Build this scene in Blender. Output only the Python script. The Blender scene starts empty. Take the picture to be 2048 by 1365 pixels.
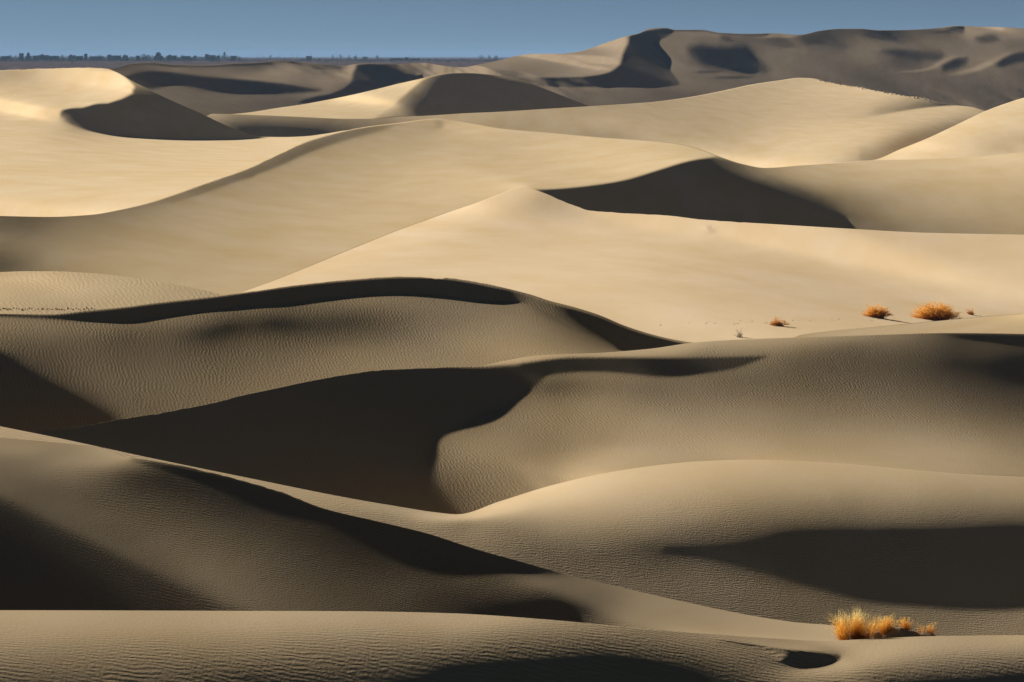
import bpy, math, random
import numpy as np
from mathutils import Vector

# ------------------------------------------------------------------ camera, sky, sun, exposure
S = bpy.context.scene
F = 5689.0                      # focal length in photo pixels (100 mm lens, photo 2048 wide)
VH = 113.0                      # photo row of the horizon
CAMZ = 30.0                     # camera height above the plain far off (world z of the lens)
EL, AZ = math.radians(23.0), math.radians(42.0)
SUN = Vector((-math.cos(EL) * math.cos(AZ), math.cos(EL) * math.sin(AZ), math.sin(EL)))

cam = bpy.data.cameras.new('camera')
camera = bpy.data.objects.new('camera', cam)
S.collection.objects.link(camera)
camera.location = (0, 0, CAMZ)
camera.rotation_euler = (math.radians(90), 0, 0)
cam.lens = 100.0
cam.sensor_width = 36.0
cam.shift_y = -(682.5 - VH) / 2048.0
cam.clip_start = 1.0
cam.clip_end = 60000.0
S.camera = camera

world = bpy.data.worlds.new('World')
S.world = world
world.use_nodes = True
wn = world.node_tree
bg = wn.nodes['Background']
sky = wn.nodes.new('ShaderNodeTexSky')
sky.sky_type = 'NISHITA'
sky.sun_disc = False
sky.sun_elevation = EL
sky.sun_rotation = math.atan2(SUN.x, SUN.y)
sky.air_density = 0.25
sky.dust_density = 0.0
sky.ozone_density = 3.0
tc = wn.nodes.new('ShaderNodeTexCoord')
va = wn.nodes.new('ShaderNodeVectorMath'); va.operation = 'ADD'; va.inputs[1].default_value = (0, 0, 0.05)
vn = wn.nodes.new('ShaderNodeVectorMath'); vn.operation = 'NORMALIZE'
mp = wn.nodes.new('ShaderNodeMapping'); mp.inputs['Scale'].default_value = (1, 1, 1.4)
wn.links.new(tc.outputs['Generated'], mp.inputs[0])
wn.links.new(mp.outputs[0], va.inputs[0])
wn.links.new(va.outputs[0], vn.inputs[0])
wn.links.new(vn.outputs[0], sky.inputs[0])
tint = wn.nodes.new('ShaderNodeVectorMath'); tint.operation = 'MULTIPLY'; tint.inputs[1].default_value = (1.0, 0.83, 0.585)
wn.links.new(sky.outputs[0], tint.inputs[0])
wn.links.new(tint.outputs[0], bg.inputs[0])
bg.inputs[1].default_value = 0.05

sl = bpy.data.lights.new('sun', 'SUN')
sl.energy = 5.0
sl.angle = math.radians(0.5)
sl.color = (1.0, 0.95, 0.86)
sun = bpy.data.objects.new('sun', sl)
S.collection.objects.link(sun)
sun.rotation_euler = SUN.to_track_quat('Z', 'Y').to_euler()
S.view_settings.view_transform = 'Standard'
S.view_settings.look = 'None'
S.view_settings.exposure = 0.85
S.view_settings.gamma = 1.0
S.view_settings.use_curve_mapping = False
S.cycles.max_bounces = 4
S.cycles.volume_bounces = 0
S.cycles.diffuse_bounces = 1
# ------------------------------------------------------------------ dune field
# Every dune sheet is a height field recovered from how the sun grazes it: the light on the
# sand at a point fixes its slope towards the sun, and the slopes are integrated to a surface.
U0, U1, DU, DV = -424.0, 2472.0, 4.0, 2.0
UG = np.arange(U0, U1 + 1, DU)

def curve(pts, u):
    """smooth (monotone cubic) curve through points, flat outside"""
    p = np.array(sorted(pts), float)
    x, y = p[:, 0], p[:, 1]
    h = np.diff(x); d = np.diff(y) / h
    m = np.zeros(len(x))
    m[1:-1] = np.where(d[:-1] * d[1:] > 0, 2 * d[:-1] * d[1:] / (d[:-1] + d[1:] + 1e-12), 0)
    m[0], m[-1] = d[0], d[-1]
    uc = np.clip(u, x[0], x[-1])
    k = np.clip(np.searchsorted(x, uc, side='right') - 1, 0, len(h) - 1)
    t = (uc - x[k]) / h[k]
    t2, t3 = t * t, t * t * t
    r = (2*t3 - 3*t2 + 1) * y[k] + (t3 - 2*t2 + t) * h[k] * m[k] + (3*t2 - 2*t3) * y[k+1] + (t3 - t2) * h[k] * m[k+1]
    r = r + m[0] * np.tanh((np.minimum(u - x[0], 0)) / 150) * 150 + m[-1] * np.tanh(np.maximum(u - x[-1], 0) / 150) * 150
    return r

def tps(pts, uu, vv):
    p = np.array(pts, float)
    X = np.stack([p[:, 0] / 2.2, p[:, 1]], 1) / 100.0
    def K(a, b):
        r2 = ((a[:, None, :] - b[None]) ** 2).sum(-1)
        return 0.5 * r2 * np.log(r2 + 1e-9) 
    n = len(p)
    def Kr(a, b):
        return np.sqrt(((a[:, None, :] - b[None]) ** 2).sum(-1) + 0.01)
    A = np.zeros((n + 1, n + 1))
    A[:n, :n] = Kr(X, X) + 0.004 * np.eye(n) * -1
    A[n, :n] = 1; A[:n, n] = 1
    w = np.linalg.solve(A, np.append(p[:, 2], 0))
    Q = np.stack([uu.ravel() / 2.2, vv.ravel()], 1) / 100.0
    out = np.concatenate([Kr(q, X) @ w[:n] + w[n] for q in np.array_split(Q, max(1, len(Q) // 20000))])
    return np.clip(out, p[:, 2].min() - 4, p[:, 2].max() + 4).reshape(uu.shape)

def upsample(g, gu, gv, u, v):
    fu = np.clip((u - gu[0]) / (gu[1] - gu[0]), 0, len(gu) - 1.001)
    fv = np.clip((v - gv[0]) / (gv[1] - gv[0]), 0, len(gv) - 1.001)
    iu, iv = fu.astype(int), fv.astype(int)
    a, b = fu - iu, fv - iv
    return (g[iv, iu] * (1-a) * (1-b) + g[iv, iu+1] * a * (1-b) + g[iv+1, iu] * (1-a) * b + g[iv+1, iu+1] * a * b)

def poly_sd(poly, u, v):
    """signed distance to a closed polygon (positive inside)"""
    P = np.array(poly, float); Q = np.roll(P, -1, 0)
    best = np.full(u.shape, 1e9); inside = np.zeros(u.shape, bool)
    for (x0, y0), (x1, y1) in zip(P, Q):
        dx, dy = x1 - x0, y1 - y0
        t = np.clip(((u - x0) * dx + (v - y0) * dy) / (dx*dx + dy*dy + 1e-9), 0, 1)
        best = np.minimum(best, np.hypot(u - x0 - t*dx, v - y0 - t*dy))
        c = (y0 > v) != (y1 > v)
        inside ^= c & (u < dx * (v - y0) / (dy + (1e-9 if dy == 0 else 0)) + x0)
    return np.where(inside, best, -best)

def smooth_poly(pts, n=6):
    """closed Catmull-Rom through the points; a point given as (u, v, 1) stays a sharp corner"""
    P = [tuple(p[:2]) for p in pts]; c = [len(p) > 2 for p in pts]; out = []
    N = len(P)
    for i in range(N):
        p0, p1, p2, p3 = (np.array(P[(i+k) % N], float) for k in (-1, 0, 1, 2))
        if c[i]: p0 = p1
        if c[(i+1) % N]: p3 = p2
        for k in range(n):
            t = k / n
            out.append(tuple(0.5 * (2*p1 + (p2-p0)*t + (2*p0-5*p1+4*p2-p3)*t*t + (3*p1-p0-3*p2+p3)*t**3)))
    return out

def lin(L):
    c = np.clip(L, 0, 255) / 255.0
    return np.where(c < 0.04045, c / 12.92, ((c + 0.055) / 1.055) ** 2.4)
# crest line of each sheet, near to far: photo columns and rows of points on the crest
C0 = [(-400,1221),(0,1221),(400,1222),(700,1223),(900,1227),(1100,1240),(1300,1259),(1420,1268),(1550,1277),(1650,1282),(1740,1278),(1860,1273),(2048,1271),(2400,1275)]
C1 = [(-400,850),(200,895),(250,913),(300,921),(350,930),(450,952),(550,981),(650,1018),(750,1042),(850,1066),(950,1098),(1050,1126),(1120,1146),(1200,1165),(1350,1200),(1500,1231),(1600,1246),(1670,1252),(1700,1272),(1712,1295),(1760,1310),(2400,1320)]
C2 = [(-400,770),(0,853),(100,873),(300,916),(500,957),(700,997),(800,1014),(870,1025),(915,1029),(1000,1003),(1100,972),(1180,953),(1250,940),(1330,929),(1400,923),(1500,920),(1600,923),(1700,929),(1800,938),(1950,950),(2048,954),(2400,960)]
C3 = [(-400,905),(60,866),(70,862),(130,858),(200,846),(300,830),(400,812),(480,792),(550,777),(620,762),(700,748),(760,740),(850,736),(960,732),(1010,722),(1080,711),(1200,706),(1300,698),(1385,686),(1450,681),(1600,675),(1750,670),(1900,666),(2048,668),(2400,690)]
C4 = [(-400,640),(0,628),(100,629),(170,622),(250,614),(330,604),(430,593),(520,581),(600,570),(700,560),(800,554),(900,557),(960,566),(1000,574),(1060,589),(1100,602),(1150,615),(1200,631),(1250,652),(1300,668),(1340,678),(1385,685.5),(1440,690),(1560,690),(1600,671),(1650,664),(1750,655),(1820,648),(1900,640),(2048,628),(2400,610)]
C5 = [(-400,590),(0,545),(50,543),(100,543),(200,548),(260,555),(320,564),(380,575),(440,589),(520,640),(2400,720)]
C6 = [(-400,640),(440,605),(485,585),(550,561),(600,541),(700,500),(800,460),(850,442),(900,424),(950,407),(1000,388),(1040,374),(1050,373),(1070,380),(1100,391),(1150,412),(1180,421),(1250,427),(1330,431),(1400,439),(1450,443),(1550,449),(1700,458),(1850,466),(2048,470),(2400,476)]
C7 = [(-400,405),(0,432),(100,434),(180,430),(240,420),(300,406),(350,390),(400,372),(500,336),(560,308),(620,281),(700,260),(740,253),(800,246),(845,240),(870,238),(905,241),(950,248),(1000,257),(1060,263),(1100,266),(1200,275),(1300,282),(1360,289),(1400,299),(1440,314),(1480,327),(1530,336),(1600,331),(1650,328),(1745,321),(1850,319),(1950,314),(2048,305),(2400,285)]
C8 = [(-400,160),(0,141),(100,137.5),(180,136),(215,138),(235,146),(262,161),(300,180),(350,204),(400,226),(430,241),(470,258),(525,274),(570,274.5),(610,273),(650,268),(700,261),(730,262),(790,290),(1500,345),(1745,321),(1800,299),(1850,279),(1900,256),(1940,237),(1970,223),(2010,208),(2048,196),(2400,120)]
C9 = [(-400,300),(380,262),(425,228),(500,230),(600,234),(700,238),(740,238),(800,234),(850,232),(930,227),(1000,224),(1080,219),(1180,213),(1300,205),(1350,199),(1400,191),(1450,181),(1500,170),(1560,161),(1600,156),(1625,157),(1650,163),(1700,172),(1740,179),(1800,190),(1850,198),(1878,205),(1900,210),(1940,214),(1965,221),(1990,232),(2400,320)]
C10 = [(-400,300),(400,260),(430,233),(500,225),(550,217),(600,210),(650,201),(700,191),(760,177),(800,167),(850,156),(880,149),(905,146),(930,146),(980,149),(1020,155),(1060,166),(1100,182),(1140,198),(1180,214),(1220,240),(2400,330)]
C11 = [(-400,150),(0,152),(180,142),(235,136),(262,128),(300,126),(350,130),(420,130.5),(470,127),(500,126.5),(530,124),(550,121.5),(575,122),(600,125),(650,129),(690,132),(710,128.5),(740,127),(800,128.5),(830,126.5),(850,126.5),(880,131),(905,134),(925,135),(960,129),(1000,121),(1040,111),(1070,108),(1120,108),(1160,103),(1200,90),(1230,80),(1256,72),(1275,68),(1300,58),(1330,56),(1350,60),(1400,60),(1440,66),(1500,68),(1545,67),(1600,70),(1640,62),(1680,58),(1720,58),(1760,61),(1820,60),(1880,56),(1910,52),(1940,53),(2000,54.5),(2048,57),(2400,75)]

# light on the sand (photo tone 0-255) at sample points, and shaded or lit patches with soft edges
L0 = dict(dk=34, k=0.50, pts=[(0,1228,165),(500,1228,165),(1000,1235,160),(0,1245,152),(500,1245,150),(1000,1250,138),(0,1300,125),(500,1300,115),(900,1290,105),(0,1360,78),(500,1360,55),(300,1330,95),(700,1330,75),(900,1330,50),(1000,1300,75),(1200,1255,115),(1200,1290,70),(1200,1330,30),(1000,1350,28),(1350,1280,100),(1350,1310,65),(1350,1350,32),(1420,1275,120),(1470,1310,92),(1470,1345,65),(1540,1325,95),(1560,1350,105),(1640,1350,130),(1700,1290,150),(1760,1282,165),(1700,1325,170),(1760,1310,160),(1850,1280,160),(2040,1276,165),(1850,1305,140),(2040,1300,130),(1760,1350,90),(1850,1335,95),(1850,1362,45),(2040,1335,70),(2040,1360,35),(1680,1285,165),(1600,1345,145),(0,1420,40),(1000,1420,30),(2040,1420,30)],
  patch=[([(1440,1280),(1500,1288),(1570,1298),(1640,1303),(1676,1310,1),(1679,1318),(1660,1328),(1620,1336),(1585,1333),(1560,1322),(1572,1310),(1540,1298),(1480,1288)],24,2.5)])
L1 = dict(dk=34, k=0.40, pts=[(0,870,150),(100,890,145),(180,902,150),(240,917,150),(0,890,125),(100,905,110),(0,930,100),(100,930,110),(180,922,130),(0,970,92),(100,970,88),(200,945,95),(250,950,62),(300,950,48),(200,1000,75),(300,1000,60),(400,970,42),(200,1030,88),(120,1010,90),(300,1085,92),(400,1140,98),(470,1190,92),(400,1050,70),(500,1100,72),(600,1150,66),(700,1200,66),(600,1050,48),(800,1180,60),(500,1000,40),(700,1090,45),(800,1120,45),(900,1190,50),(900,1130,48),(930,1148,56),(1000,1200,45),(1000,1150,58),(1060,1158,80),(1120,1170,75),(1150,1155,125),(1180,1168,125),(1130,1195,45),(1170,1215,40),(1250,1195,130),(1260,1220,125),(1350,1220,145),(1350,1240,140),(1450,1240,155),(1550,1255,165),(1650,1265,172),(1500,1260,160),(0,1060,50),(700,1045,38),(900,1098,38),(1050,1140,45)],
  patch=[([(-500,940),(-200,930),(0,990),(120,1047),(250,1108),(350,1160),(430,1205),(520,1260),(200,1330),(-500,1300)],41,9),
         ([(262,918,1),(350,932),(450,955),(550,985),(650,1021),(750,1046),(850,1071),(950,1103),(1050,1132),(1122,1147,1),(1060,1146),(950,1122),(850,1095),(700,1050),(550,1008),(450,975),(350,948)],24,4)])
L2 = dict(fl=-0.015, dk=30, k=0.78, pts=[(100,880,150),(250,912,140),(400,942,140),(600,985,140),(600,998,135),(700,1005,135),(800,1030,125),(850,1055,118),(900,1050,120),(950,1060,120),(950,1100,100),(920,1033,190),(945,1030,225),(1000,1012,225),(1060,995,220),(1100,985,210),(930,1040,140),(980,1035,160),(1000,1028,180),(1000,1050,125),(1050,1020,175),(1100,1010,185),(1060,1060,112),(1100,1060,122),(1100,1100,85),(1050,1110,85),(1200,960,200),(1200,1000,175),(1200,1040,140),(1200,1075,105),(1200,1110,78),(1300,940,190),(1400,930,185),(1300,1000,160),(1400,980,160),(1400,1030,125),(1300,1060,110),(1400,1060,88),(1300,1090,72),(1600,930,172),(1600,970,152),(1600,1010,120),(1600,1035,92),(1600,1060,62),(1600,1082,40),(1800,945,165),(1800,985,142),(1800,1020,112),(1800,1040,88),(1800,1062,56),(1800,1082,34),(2040,960,152),(2040,1000,128),(2040,1025,96),(2040,1052,60),(2040,1078,34),(1600,1100,24),(1800,1120,22),(2040,1130,22),(1200,1140,80),(1300,1170,85),(1400,1140,80),(1500,1165,85),(1600,1195,85),(1400,1190,85),(1500,1210,82),(1600,1235,82),(1800,1220,92),(2040,1235,108),(1700,1260,88),(1900,1260,102),(2040,1262,110),(1150,1140,78)],
  patch=[([(1330,1100,1),(1450,1096),(1600,1096),(1750,1096),(1900,1096),(2100,1092),(2480,1092),(2480,1180),(2100,1198),(1950,1200),(1850,1196),(1700,1174),(1600,1150),(1500,1127),(1400,1106)],20,9)])
L3 = dict(fl=-0.02, dk=40, k=0.56, pts=[(100,864,24),(300,860,22),(500,840,28),(500,930,26),(600,880,30),(700,930,33),(800,980,33),(300,900,24),(700,850,33),(800,850,36),(900,800,38),(1000,770,38),(600,800,24),(800,770,22),(950,750,20),(700,990,28),(850,1020,32),(900,870,105),(880,920,105),(940,900,118),(920,960,95),(930,1000,80),(1000,880,128),(1000,830,115),(1080,800,112),(1080,765,85),(1060,790,105),(1105,775,70),(1140,790,98),(1200,770,100),(1300,780,98),(1200,800,118),(1200,840,128),(1100,850,128),(1300,840,130),(1000,930,118),(1000,980,108),(1100,900,135),(1100,945,140),(1200,890,145),(1180,925,185),(1130,945,165),(1250,915,175),(1050,965,125),(1300,880,140),(1350,905,150),(1400,870,138),(1500,890,148),(1500,820,125),(1400,780,105),(1500,760,90),(1600,780,92),(1600,730,78),(1700,710,75),(1600,840,125),(1700,800,100),(1700,860,135),(1800,760,75),(1800,710,72),(1900,730,52),(2040,720,50),(2040,760,50),(1900,790,75),(2040,820,72),(1900,850,115),(2040,870,112),(1700,900,155),(1600,905,155),(1800,910,158),(1900,925,158),(2040,935,140),(2040,905,125),(960,733,150),(1010,726,175),(1080,714,165),(1200,708,165),(1300,701,160),(1385,692,155),(1500,686,145),(1600,681,138),(1700,677,125),(1800,674,105),(1500,705,120),(1600,700,105),(1700,690,95),(1400,705,120),(1900,685,62),(1850,700,70),(1960,700,60)],
  patch=[([(-500,860,1),(60,860,1),(130,860),(300,832),(480,794),(620,764),(760,742),(850,738),(950,735),(1030,730),(1060,735),(1085,752),(1062,776),(1010,803),(940,835),(885,866),(855,895),(848,925),(858,965),(880,1000),(910,1040),(880,1080),(-500,1000)],27,5),
         ([(1040,728,1),(1100,719),(1150,715),(1250,715),(1400,716),(1530,713,1),(1470,735),(1380,749),(1320,752),(1250,745),(1180,742),(1110,747),(1080,752)],15,4),
         ([(1880,668,1),(1950,668),(2048,671),(2480,692),(2480,710),(2048,688),(1980,682),(1930,678)],46,4)])
L4 = dict(fl=-0.07, dk=37, k=0.52, pts=[(0,636,115),(0,660,110),(0,680,95),(100,655,105),(200,655,100),(300,650,98),(150,680,88),(250,670,75),(400,640,92),(400,665,55),(500,620,90),(450,650,55),(550,640,52),(600,620,85),(600,650,55),(700,608,98),(700,640,62),(350,690,75),(500,680,75),(600,690,85),(800,600,105),(800,635,80),(900,600,112),(900,640,102),(1000,605,120),(1000,650,125),(1040,620,130),(1100,660,135),(1100,690,132),(1180,690,135),(1000,710,132),(900,700,122),(800,700,115),(800,730,122),(700,700,108),(600,735,105),(500,730,92),(400,720,82),(300,710,78),(200,710,80),(100,700,78),(300,760,88),(200,750,85),(350,800,90),(450,780,98),(550,760,105),(280,820,82),(1560,680,185),(1700,664,188),(1850,652,188),(2000,640,188),(2040,660,180),(1800,665,182),(1620,676,180)],
  patch=[([(-500,620,1),(0,627,1),(100,630),(170,624),(250,616),(330,606),(430,595),(600,572),(700,562),(800,556),(900,559),(1000,577),(1070,596),(1110,612),(1040,603),(960,600),(900,592),(800,586),(700,592),(600,602),(500,612),(400,622),(320,634),(250,643),(180,642),(100,637),(0,632,1)],27,2.5),
         ([(1000,574,1),(1060,592),(1100,605),(1150,618),(1200,634),(1250,654),(1300,670),(1385,690,1),(1340,700),(1235,702,1),(1200,683),(1160,662),(1100,628),(1060,606)],18,2.5),
         ([(-500,600),(-200,650),(0,697),(60,727),(120,763),(180,798),(225,828),(240,845),(235,880),(-500,900)],40,6)])
L5 = dict(k=0.68, pts=[(0,552,165),(0,560,185),(50,570,178),(150,552,165),(150,580,168),(300,570,158),(200,600,160),(100,615,160),(0,612,165),(380,590,150),(300,600,155)], patch=[])
L6 = dict(rip=0.03, sm=2.0, ws=0.12, wl=0.04, k=1.06, pts=[(500,582,215),(600,550,215),(700,512,215),(800,475,212),(900,438,208),(1000,400,200),(1045,382,195),(550,585,195),(700,545,200),(800,510,205),(900,475,200),(1000,440,185),(1050,405,180),(1090,400,160),(1060,430,175),(1130,420,172),(1180,432,190),(1150,450,190),(1250,435,195),(1350,438,195),(900,520,202),(1000,490,195),(1100,500,198),(1050,550,202),(1200,470,198),(1300,480,202),(1300,450,200),(1500,455,192),(1700,465,185),(1850,475,185),(2040,480,188),(1500,480,200),(1700,500,195),(1900,510,190),(2040,520,192),(1200,550,200),(1200,610,192),(1400,550,195),(1400,610,188),(1600,540,195),(1600,600,192),(1800,560,198),(1800,620,194),(2000,570,192),(2000,620,190),(1300,640,195),(1450,640,186),(1500,660,192),(1600,650,188),(1700,640,186)],
  patch=[([(1414,452,1),(1418,456),(1424,460),(1434,463,1),(1424,464),(1414,459)],115,2)])
L7 = dict(rip=0.04, sm=2.5, ws=0.20, wl=0.08, k=0.86, pts=[(0,445,85),(60,455,80),(0,475,110),(100,450,105),(200,445,118),(100,480,125),(0,510,85),(40,525,90),(100,520,128),(150,545,138),(200,490,138),(300,440,140),(300,490,152),(200,540,148),(300,550,158),(400,420,150),(400,480,158),(400,540,158),(430,575,165),(500,400,158),(500,470,165),(500,550,170),(600,360,160),(600,420,170),(600,500,176),(700,330,165),(700,400,178),(700,470,182),(800,300,165),(800,360,184),(800,430,188),(850,262,165),(870,320,182),(900,400,192),(900,265,185),(920,252,200),(960,275,200),(1000,268,180),(1020,280,172),(1000,310,195),(1000,360,196),(950,340,192),(1100,280,195),(1100,320,200),(1100,355,205),(1200,285,200),(1200,330,205),(1230,350,205),(1300,292,198),(1300,320,203),(1380,300,190),(1380,312,205),(1350,325,200),(1530,340,170),(1580,350,150),(1650,345,180),(1600,338,185),(1750,335,190),(1750,350,190),(1900,330,195),(1900,350,192),(2040,320,192),(2040,355,188),(1600,375,115),(1650,385,112),(1700,395,115),(1750,380,150),(1800,385,155),(1750,430,112),(1720,450,95),(1800,420,138),(1850,440,132),(1900,390,165),(1900,420,155),(1950,450,138),(2040,390,168),(2040,430,158),(2040,460,145),(1850,370,172)],
  patch=[([(200,430,1),(300,408),(400,374),(500,338),(560,310),(620,283),(700,261),(740,254),(800,247,1),(760,262),(700,278),(620,305),(560,332),(500,354),(400,389),(330,408)],95,3),
         ([(452,356,1),(462,352),(458,366),(450,372)],62,1),([(398,374,1),(408,370),(404,388),(396,390)],66,1),([(500,340,1),(512,336),(510,350),(500,358)],66,1),
         ([(1050,373,1),(1075,378),(1120,377),(1180,371),(1250,360),(1320,339),(1380,321),(1432,313,1),(1490,333),(1550,358),(1620,393),(1668,420),(1692,438),(1690,462,1),(1600,470),(1450,465),(1300,445),(1150,425),(1080,390)],28,2.2),
         ([(862,242,1),(882,243),(888,256,1),(876,256)],45,1.5)])
L8 = dict(rip=0.03, dv=1.0, ws=0.18, wl=0.07, k=1.12, pts=[(0,150,165),(60,160,178),(0,175,192),(100,150,195),(200,148,208),(240,165,218),(200,180,212),(100,185,208),(0,205,200),(200,205,220),(150,210,222),(60,225,215),(110,222,185),(90,240,195),(0,250,205),(30,250,220),(100,255,212),(0,300,212),(130,275,205),(200,290,212),(300,290,215),(100,320,210),(200,340,214),(0,360,208),(50,390,205),(150,380,212),(120,420,205),(0,420,200),(250,390,212),(350,340,214),(300,300,212),(400,300,212),(450,340,216),(500,285,214),(560,300,214),(620,274,214),(680,265,205),(450,290,206),(1780,315,222),(1850,290,222),(1900,265,216),(1950,245,212),(2000,225,210),(2040,215,208),(1850,312,208),(1900,300,205),(1950,280,195),(2000,270,188),(2040,250,195),(2040,280,178),(1990,300,178),(2040,298,185),(1940,310,195)],
  patch=[([(117,233,1),(119,226),(126,220),(140,217),(152,216),(163,216.5,1),(174,213),(186,209),(200,207),(214,208,1),(226,203),(240,199),(252,193),(259,189,1),(263,188),(263,181,1),(267,178),(266,172),(262,168,1),(255,160),(246,153),(232,143,1),(262,155),(300,172),(350,196),(430,236),(535,276,1),(400,279),(300,276,1),(240,272),(180,262),(152,251),(134,243)],27,1.5)])
L9 = dict(rip=0.04, dv=1.0, sm=2.5, ws=0.28, wl=0.12, dk=30, k=0.98, pts=[(430,236,120),(470,234,110),(480,250,60),(500,237,112),(520,262,38),(560,245,80),(600,238,112),(600,255,60),(600,268,34),(650,258,60),(700,242,110),(700,253,85),(760,243,110),(800,238,125),(860,235,135),(930,230,150),(1000,230,152),(1000,242,138),(1100,225,152),(1100,240,148),(1100,260,145),(1200,220,150),(1200,245,158),(1200,268,140),(1300,212,152),(1300,240,155),(1300,275,148),(1400,198,160),(1400,230,158),(1400,270,162),(1420,300,170),(1500,180,168),(1500,210,172),(1500,250,180),(1480,290,195),(1550,175,172),(1560,320,222),(1600,300,222),(1600,165,175),(1600,200,185),(1600,250,205),(1650,172,200),(1700,182,200),(1700,200,180),(1660,200,185),(1750,190,190),(1780,200,170),(1700,225,205),(1650,240,208),(1740,212,188),(1800,198,150),(1850,203,120),(1870,210,75),(1800,212,130),(1840,214,110),(1760,225,110),(1790,225,95),(1820,219,105),(1650,290,222),(1680,300,210),(1720,270,205),(1740,300,168),(1760,310,140),(1760,250,205)],
  patch=[([(1700,240,1),(1770,229,1),(1820,220),(1880,213),(1910,211),(1945,216),(1972,224,1),(1920,260),(1860,300),(1760,330),(1720,320),(1720,280)],
            [(1720,245,212),(1780,233,210),(1830,224,208),(1880,219,205),(1920,216,200),(1950,222,170),(1850,232,192),(1900,232,165),(1920,243,118),(1780,250,200),(1850,250,155),(1870,262,105),(1800,270,140),(1750,280,185),(1830,280,70),(1790,300,95),(1850,272,62),(1760,312,130),(1900,252,85)],2.0)])
L10 = dict(rip=0.04, dv=1.0, ws=0.18, wl=0.07, k=0.88, pts=[(430,236,180),(500,228,195),(600,216,212),(700,202,218),(760,190,205),(800,172,215),(600,230,200),(700,222,220),(740,232,215),(780,200,190),(840,160,205)],
  patch=[([(748,238,1),(770,222),(800,198),(822,178),(848,158),(870,150),(905,144,1),(1300,140),(1300,300),(700,300)],
           [(760,234,165),(790,215,145),(820,185,125),(850,162,115),(800,220,100),(840,195,70),(820,225,65),(870,165,45),(860,210,32),(900,160,26),(950,200,28),(1000,180,27),(1100,200,30),(1150,210,30),(1000,220,33),(900,220,30)],1.5),
         ([(960,147,1),(1010,153),(1060,166),(1110,186),(1100,183),(1050,167),(1000,156)],110,1.5)])
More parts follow.
